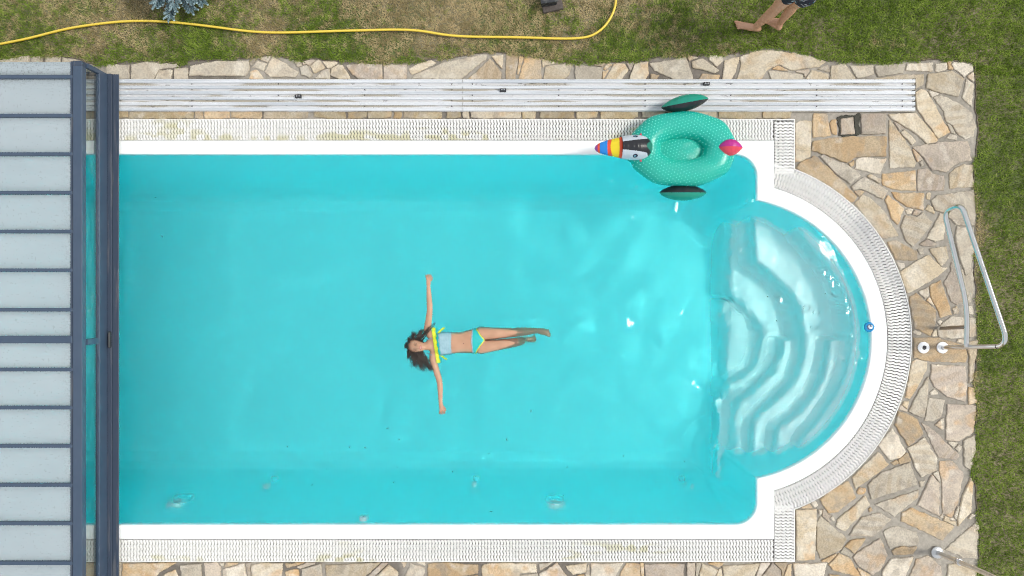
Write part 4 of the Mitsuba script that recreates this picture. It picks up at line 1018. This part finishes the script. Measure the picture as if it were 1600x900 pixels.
def hand(palm, fwd, side, nrm, L, curl):
    """bones of a small hand: palm and five bent fingers"""
    fwd, side, nrm = (np.asarray(q, float) / np.linalg.norm(q) for q in (fwd, side, nrm))
    b = [bone(palm - fwd * L * .20 , L * .13, palm + fwd * L * .18 + side * L * .12, (L * .12)), bone(palm - fwd * L * .18, L * .12, palm + fwd * L * .18 - side * L * .12, L * .12)]
    for i, (s, l) in enumerate(((-.21, .34), (-.07, .40), (.07, .38), (.20, .29))):
        k = palm + fwd * L * .26 + side * L * s
        m = k + (fwd * math.cos(curl) + nrm * math.sin(curl)) * L * l * .5
        e = m + (fwd * math.cos(curl * 2) + nrm * math.sin(curl * 2)) * L * l * .5
        b += [bone(k, L * .060, m, L * .055), bone(m, L * .055, e, L * .045)]
    k = palm - fwd * L * .08 - side * L * .22; m = k + (fwd * .7 - side * .5 + nrm * .25) * L * .2; e = m + (fwd * .9 + nrm * .3) * L * .16
    return b + [bone(k, L * .075, m, L * .06), bone(m, L * .06, e, L * .05)]

# the girl floating on her back, arms spread
def Q(x, y, z): return P(600 + x / 3.6, 410 + y / 3.6, max(z, WATER + .0001)) * [1, 1, 0] + [0, 0, z]
gk = thing('person', 'girl in a yellow and turquoise bikini floating on her back with arms spread', 'person')
B = []
W0 = WATER
chest, waist, hip, neck = Q(318, 458, -.062), Q(425, 452, -.060), Q(512, 443, -.066), Q(248, 463, -.040)
B += [bone(neck, (.04, .042, .045), Q(275, 462, -.055), (.05, .10, .055)), bone(Q(275, 462, -.055), (.05, .115, .060), chest, (.06, .125, .082)), bone(chest, (.06, .125, .082), waist, (.05, .112, .068)),
      bone(waist, (.05, .112, .068), hip, (.055, .135, .080)), bone(hip, (.055, .132, .080), Q(545, 440, -.070), (.05, .118, .074))]
for y_ in (425, 492): B.append(bone(Q(318, y_, -.030), (.050, .048, .045), Q(335, y_, -.032), (.045, .045, .042)))
legs = [[(Q(545, 402, -.068), .074), (Q(640, 400, -.066), .062), (Q(738, 395, -.070), .048), (Q(775, 392, -.100), .049), (Q(862, 388, -.165), .029)],
        [(Q(545, 478, -.068), .074), (Q(640, 465, -.066), .061), (Q(745, 450, -.072), .047), (Q(772, 446, -.16), .046), (Q(792, 440, -.33), .028)]]
for L_ in legs:
    for (a, ra), (b, rb) in zip(L_[:-1], L_[1:]): B.append(bone(a, ra, b, rb))
feet = [[(862, 388, -.165), (905, 395, -.180), (938, 405, -.175)], [(795, 440, -.33), (830, 441, -.37), (860, 436, -.375)]]
for (a, b, c_) in feet:
    a, b, c_ = Q(*a), Q(*b), Q(*c_)
    B += [bone(a - [0.008, 0, .02], (.03, .027, .032), b, (.03, .036, .024)), bone(b, (.03, .036, .024), c_ - (c_ - b) * .35, (.014, .038, .014))]
    for i in range(5):
        s_ = (i - 2) * .0155; t0_ = c_ - (c_ - b) * .35 + [0, s_, 0]
        B.append(bone(t0_, .010, c_ + [-.006 * abs(i - 1), s_, .0], .0085))
arms = [[(Q(262, 408, -.050), .050), (Q(243, 385, -.042), .041), (Q(258, 268, -.020), .031), (Q(256, 225, -.014), .031), (Q(250, 135, -.004), .021)],
        [(Q(280, 520, -.050), .050), (Q(275, 550, -.042), .041), (Q(312, 665, -.020), .031), (Q(316, 705, -.014), .030), (Q(318, 785, -.004), .021)]]
for A_ in arms:
    for (a, ra), (b, rb) in zip(A_[:-1], A_[1:]): B.append(bone(a, ra, b, rb))
for w_, h_, s_ in ((Q(250, 135, -.004), Q(250, 97, .004), 1), (Q(318, 785, -.004), Q(324, 822, .004), -1)):
    f_ = h_ - w_; f_[2] = 0; f_ /= np.linalg.norm(f_); sd_ = np.array([-f_[1], f_[0], 0]) * s_
    B.append(bone(w_, (.021, .021, .017), h_ - f_ * .02, (.024, .02, .016)))
    B += hand(h_, f_, sd_, [0, 0, 1], .125, 0.75)
# head, face up, crown towards -x, chin towards +x
hc_ = Q(186, 472, .010)
fx = np.array([0.985, -.06, 0.10]); fx /= np.linalg.norm(fx)          # crown to chin
fz = np.array([-0.08, -.10, 1.0]); fz -= fx * (fx @ fz); fz /= np.linalg.norm(fz); fy = np.cross(fz, fx)
def HP(x, y, z): return hc_ + fx * x + fy * y + fz * z
def hb(a, r, b, r2): return bone(HP(*a), r, HP(*b), r2)
B += [hb((-.035, 0, -.035), (.085, .074, .080), (-.012, 0, -.012), (.078, .068, .078)), hb((-.01, 0, -.005), (.066, .064, .068), (.055, 0, .006), (.040, .046, .050)), hb((.055, 0, .004), (.038, .042, .045), (.086, 0, .018), (.017, .022, .022)),
      hb((.03, 0, -.03), (.045, .045, .045), (.13, 0, -.055), (.045, .042, .042))]
girl = body(B, .0085, 10)
tri = girl.triangles_center
# nose, lips, cheeks are shaped into the face
def bump(mesh, c, r, h, d):
    q = mesh.vertices - c; w = np.exp(-((q @ fx) / r[0]) ** 2 - ((q @ fy) / r[1]) ** 2 - ((q @ fz) / r[2]) ** 2)
    mesh.vertices = mesh.vertices + w[:, None] * d * h
bump(girl, HP(.018, 0, .07), (.020, .010, .03), .020, fz); bump(girl, HP(.028, 0, .075), (.010, .014, .03), .009, fz)
for s_ in (-1, 1):
    bump(girl, HP(-.004, s_ * .030, .066), (.012, .017, .03), -.009, fz); bump(girl, HP(.03, s_ * .036, .055), (.018, .016, .03), .006, fz)
add('body', girl, 'm_skin', gk, smooth=True)
mat('m_lip', pr((0.46, 0.10, 0.10), 0.35)); mat('m_teeth', pr((0.80, 0.78, 0.74), 0.25)); mat('m_brow', pr((0.05, 0.03, 0.022), 0.7)); mat('m_cheek', pr((0.56, 0.31, 0.235), 0.45))
def on_face(x, y, up=.25):
    """the point of the face under the head coordinates x, y"""
    o = HP(x, y, up)
    q = girl.vertices - o; a, b, c = q @ fx, q @ fy, q @ fz
    k_ = np.argsort(a ** 2 + b ** 2 + (np.abs(c + up - .07) > .06) * 1.0)[:6]
    return o + fz * np.max(c[k_])
def strip(pts, w, h=.002):
    p_ = np.array([on_face(*q) + fz * h for q in pts]); return tube(p_, w, 8)
add('upper_lip', strip([(.047, t * .021, ) for t in (-1, -.5, 0, .5, 1)], [.002, .0035, .004, .0035, .002]), 'm_lip', gk, smooth=True)
add('lower_lip', strip([(.059 - .006 * t * t, t * .021, ) for t in (-1, -.5, 0, .5, 1)], [.002, .004, .005, .004, .002]), 'm_lip', gk, smooth=True)
add('teeth', strip([(.052 - .003 * t * t, t * .015, ) for t in (-1, -.5, 0, .5, 1)], [.002, .004, .0042, .004, .002], .001), 'm_teeth', gk, smooth=True)
for s_ in (-1, 1):
    add('eye', strip([(.000 + .003 * (t * t), s_ * (.030 + t * .013)) for t in (-1, -.5, 0, .5, 1)], [.0018, .003, .0036, .003, .0018], .001), 'm_brow', gk, smooth=True)
    add('eyebrow', strip([(-.020 + .005 * abs(t), s_ * (.031 + t * .017)) for t in (-1, -.4, .3, 1)], [.002, .0028, .0025, .001], .001), 'm_brow', gk, smooth=True)
    m = trimesh.creation.icosphere(2, 1.0); m.apply_scale((.024, .008, .016)); m.apply_translation(HP(.012, s_ * .071, -.022)); add('ear', m, 'm_skin', gk, smooth=True)
# hair: a cap round the face and long wet strands floating on the water
rng = np.random.default_rng(21)
mat('m_hair', pr(proc(lambda p, n, uv: mix((0.010, 0.006, 0.005), (0.055, 0.034, 0.022), uv.x)), 0.42, specular=0.6))
HVs, HUs = [], []
def strand(p0, p1, p2, p3, w, tone):
    t = np.linspace(0, 1, 12)[:, None]
    c = (1 - t) ** 3 * p0 + 3 * t * (1 - t) ** 2 * p1 + 3 * t * t * (1 - t) * p2 + t ** 3 * p3
    m = tube(c, w * (1 - t[:, 0] ** 2 * .85), 4, cap=False)
    HVs.append(m); HUs.append(np.c_[np.full(len(m.vertices), tone), np.zeros(len(m.vertices))])
cap = trimesh.creation.icosphere(4, 1.0); cv = cap.vertices
front = (cv[:, 2] > .30) & (cv[:, 0] > -.62)
kf = ~front[cap.faces].all(1)
V = np.array([HP(-.022 + q[0] * .102, q[1] * .084, -.022 + q[2] * .094) for q in cv])
V += (meshkit.noise(cv * [3, 22, 22], 4)[:, None] - .5) * .006 * cv
capm = trimesh.Trimesh(V, cap.faces[kf], process=False)
hkey = add('hair', capm, 'm_hair', gk, smooth=True, uv=np.c_[0.25 + .4 * meshkit.noise(cv * [3, 30, 30], 9), cv[:, 0]])
TG = [((116, 470), 14, 26, 45), ((136, 424), 16, 20, 35), ((165, 392), 36, 16, 40), ((210, 378), 30, 14, 45), ((255, 358), 14, 16, 12), ((284, 338), 6, 10, 5), ((135, 535), 24, 25, 45), ((168, 585), 38, 24, 45), ((215, 605), 40, 22, 60), ((262, 606), 26, 20, 55), ((245, 570), 26, 22, 55), ((185, 545), 26, 16, 45)]
for (tx, ty), sx, sy, cnt in TG:
    for i in range(int(cnt * 1.25)):
        e_ = Q(tx + 4 + rng.normal(0, sx * .30), ty + rng.normal(0, sy * .30), -.008 + rng.uniform(-.015, .018))
        d_ = e_ - hc_; d_[2] = 0; d_ /= np.linalg.norm(d_)
        st = HP(-.022, 0, -.02) + np.array([d_[0] * .085, d_[1] * .072, 0]) + rng.normal(0, .012, 3) + [0, 0, .02]
        pr_ = np.array([-d_[1], d_[0], 0]) * rng.normal(0, .022)
        m1 = st + d_ * np.linalg.norm(e_ - st) * .35 + pr_ + [0, 0, .012]; m2 = st + (e_ - st) * .72 - pr_ * 1.3
        strand(st, m1, m2, e_, rng.uniform(.0018, .0042), rng.random() ** 1.6)
add('strands', cat(HVs), 'm_hair', hkey, smooth=True, uv=np.vstack(HUs), kind='stuff')
# bikini
mat('m_bikini_pale', {'type': 'bumpmap', 'bsdf': pr(proc(lambda p, n, uv: mix((0.22, 0.38, 0.45), (0.30, 0.46, 0.52), noise(p.x * 160, p.y * 60, 0))), 0.6), 'arbitrary': proc(lambda p, n, uv: noise(p.x * 190, p.y * 50, p.z * 50)), 'scale': .002})
mat('m_bikini_yellow', pr(proc(lambda p, n, uv: mix((0.46, 0.60, 0.02), (0.66, 0.70, 0.04), noise(p.x * 90, p.y * 90, 0))), 0.6)); mat('m_bikini_teal', pr((0.01, 0.42, 0.42), 0.55))
x0_, x1_ = Q(296, 458, 0)[0], Q(378, 458, 0)[0]
lo_, hi_ = Q(300, 533, 0)[1], Q(300, 380, 0)[1]
top = patch(girl, lambda c, n: (c[:, 0] > x0_) & (c[:, 0] < x1_) & (c[:, 1] > lo_ - .03) & (c[:, 1] < hi_ + .03) & (c[:, 2] > -.2), .005)
tkey = add('bikini_top', top, 'm_bikini_pale', gk, smooth=True)
def height(x, y):
    q = girl.vertices; d = (q[:, 0] - x) ** 2 + (q[:, 1] - y) ** 2; k_ = d < .012 ** 2
    return q[k_, 2].max() if k_.any() else WATER + .004
def ruffle(a, b, w, amp, n, zoff, wav):
    """a gathered strip of cloth from a to b (photo points), w metres wide, wavy along its free edge"""
    V = []
    for i, t in enumerate(np.linspace(0, 1, n)):
        x, y = a[0] + (b[0] - a[0]) * t, a[1] + (b[1] - a[1]) * t
        q = Q(x, y, 0); z0 = max(height(q[0], q[1]), WATER + .004) + zoff
        for j, s in enumerate(np.linspace(0, 1, 6)):
            qq = q + [w * s, 0, 0]
            z = max(height(qq[0], qq[1]), WATER + .004) + zoff + .004 + amp * s * math.sin(t * wav + .6 * s) + .006 * s
            V.append([qq[0] + .004 * s * math.sin(t * wav * .5), qq[1], z])
    f = [[i * 6 + j, i * 6 + 6 + j, i * 6 + 7 + j] for i in range(n - 1) for j in range(5)] + [[i * 6 + j, i * 6 + 7 + j, i * 6 + 1 + j] for i in range(n - 1) for j in range(5)]
    return trimesh.Trimesh(V, f, process=False)
add('frill', ruffle((266, 366), (296, 566), .038, .0045, 90, .004, 70), 'm_bikini_yellow', tkey, smooth=True)
add('frill_band', ruffle((285, 368), (312, 566), .026, .003, 80, .0025, 60), 'm_bikini_teal', tkey, smooth=True)
add('frill', ruffle((294, 398), (330, 366), .030, .006, 26, .006, 22), 'm_bikini_yellow', tkey, smooth=True)
add('frill', ruffle((312, 525), (345, 548), .030, .006, 26, .006, 22), 'm_bikini_yellow', tkey, smooth=True)
for a, b in (((266, 428), (232, 438)), ((270, 522), (238, 512))):
    pts_ = []
    for t in np.linspace(0, 1, 8):
        q = Q(a[0] + (b[0] - a[0]) * t, a[1] + (b[1] - a[1]) * t, 0); pts_.append([q[0], q[1], height(q[0], q[1]) + .002])
    add('strap', tube(pts_, .0045, 6), 'm_bikini_pale', tkey, smooth=True)
hx0 = Q(494, 443, 0)[0]; hx1 = Q(565, 443, 0)[0]; hyc = Q(540, 440, 0)[1]; hw = (Q(540, 362, 0)[1] - Q(540, 520, 0)[1]) / 2
def brief(c, n, m0=0.0):
    t = np.clip(np.abs(c[:, 1] - hyc - .004) / hw, 0, 1.2)
    x_right = hx1 - (hx1 - Q(522, 443, 0)[0]) * np.minimum(t * 1.25, 1.2)
    back = n[:, 2] < -.2
    return (c[:, 0] > hx0 + .012 * t) & (c[:, 0] < np.where(back, hx1, x_right) - m0)
bot = patch(girl, lambda c, n: brief(c, n, .011), .005)
bkey = add('bikini_bottom', bot, 'm_bikini_teal', gk, smooth=True)
add('edging', patch(girl, lambda c, n: brief(c, n) & ~brief(c, n, .0125) & (n[:, 2] > -.2), .005), 'm_bikini_yellow', bkey, smooth=True)
add('waistband', patch(girl, lambda c, n: (c[:, 0] > hx0 - .006 + .012 * np.clip(np.abs(c[:, 1] - hyc) / hw, 0, 1.2)) & (c[:, 0] < hx0 + .006 + .012 * np.clip(np.abs(c[:, 1] - hyc) / hw, 0, 1.2)), .0062), 'm_bikini_pale', bkey, smooth=True)
m = trimesh.creation.icosphere(2, 1.0); m.apply_scale((.006, .0045, .002)); q = Q(448, 455, 0); m.apply_translation([q[0], q[1], height(q[0], q[1]) - .0006]); mat('m_navel', pr((0.22, 0.11, 0.075), 0.6)); add('navel', m, 'm_navel', gk, smooth=True)

# the walker on the lawn, seen from the thighs down
G0 = -0.022
wk = thing('person', 'barefoot person in dark shorts walking across the lawn, only the legs in view', 'person')
fa = P(1180, 42, .075); fa[2] = G0 + .085
toe = P(1149, 39, G0 + .02); heel = P(1185, 45, G0 + .03)
kn = P(1213, 13, .46); hp = P(1247, -22, .86)
ra = P(1219, 36, .10); rh = P(1217, 43, .06); rt = P(1196, 30, G0 + .02)
rk = P(1240, 6, .47); rhp = P(1262, -8, .86)
pel = (hp + rhp) / 2 + [0, .02, .06]
B = []
for hp_, kn_, an_, hl_, to_, sg_ in ((hp, kn, fa, heel, toe, 1), (rhp, rk, ra, rh, rt, -1)):
    cf = kn_ + (an_ - kn_) * .30 + [.012, .006, 0]
    B += [bone(hp_, .088, kn_ + (hp_ - kn_) * .15, .064), bone(kn_ + (hp_ - kn_) * .15, .064, kn_, .055), bone(kn_, .055, cf, .056), bone(cf, .056, an_ + (kn_ - an_) * .18, .036), bone(an_ + (kn_ - an_) * .18, .036, an_, .034)]
    fd = to_ - hl_; fd /= np.linalg.norm(fd); sd_ = np.cross([0, 0, 1.0], fd); sd_ /= np.linalg.norm(sd_)
    ball = to_ - fd * .055 + [0, 0, .012]
    B += [bone(an_, .034, hl_ + [0, 0, .004], .031), bone(hl_, .030, an_ + fd * .05 - [0, 0, .02], (.036, .036, .032)), bone(an_ + fd * .03, .033, ball, (.040, .040, .020)), bone(hl_, .028, ball, (.038, .038, .018)),
          bone(ball + sd_ * .020, .021, ball - sd_ * .020, .019)]
    for i in range(5):
        s0 = ball - sd_ * (.032 - .0165 * i) * sg_ + fd * .012
        B.append(bone(s0, .011, s0 + fd * (.050 - .009 * i) - [0, 0, .006], .0085 if i else .0125))
torso = pel + [.03, .03, .34]; shl = pel + [.05, .05, .52]
B += [bone(hp, .085, rhp, .085), bone(pel, (.15, .13, .10), torso, (.15, .13, .12)), bone(torso, (.15, .13, .12), shl, (.14, .17, .07)), bone(shl, .06, shl + [.02, .02, .13], .05)]
hd = shl + [.03, .02, .24]
B += [bone(hd, (.09, .075, .11), hd + [-.012, 0, -.05], (.07, .06, .07))]
for s_, sw in ((1, -.16), (-1, .16)):
    s0 = shl + [0, s_ * .19, -.02]; el = s0 + [.06, s_ * .02, -.27]; wr = el + [-.20, -s_ * .06 + .05, .06]
    B += [bone(shl, .06, s0, .05), bone(s0, .048, el, .037), bone(el, .037, wr, .026)]
    B += hand(wr + [-.06, 0, .01], [-1, 0, .15], [0, 1, 0], [0, 0, 1], .17, .35)
walker = body(B, .009, 6)
add('body', walker, 'm_skin', wk, smooth=True)
mat('m_shorts', pr(proc(lambda p, n, uv: mix((0.008, 0.011, 0.022), (0.28, 0.29, 0.31), smoothstep(0.66, 0.70, noise(p.x * 38, p.y * 38, p.z * 38)))), 0.8))
mat('m_shirt', pr((0.10, 0.12, 0.15), 0.8)); mat('m_hair_short', pr((0.04, 0.026, 0.018), 0.6))
add('shorts', patch(walker, lambda c, n: (c[:, 2] > .71 + .03 * np.sin(c[:, 0] * 30)) & (c[:, 2] < 1.02) & (np.hypot(c[:, 0] - pel[0], c[:, 1] - pel[1]) < .27), .012), 'm_shorts', wk, smooth=True)
add('shirt', patch(walker, lambda c, n: (c[:, 2] > .99) & (c[:, 2] < shl[2] + .08) & (np.hypot(c[:, 0] - pel[0], c[:, 1] - pel[1]) < .32), .014), 'm_shirt', wk, smooth=True)
add('hair', patch(walker, lambda c, n: (c[:, 2] > hd[2] + .01) & (c[:, 0] > hd[0] - .05) | (c[:, 2] > hd[2] + .06), .010), 'm_hair_short', wk, smooth=True)
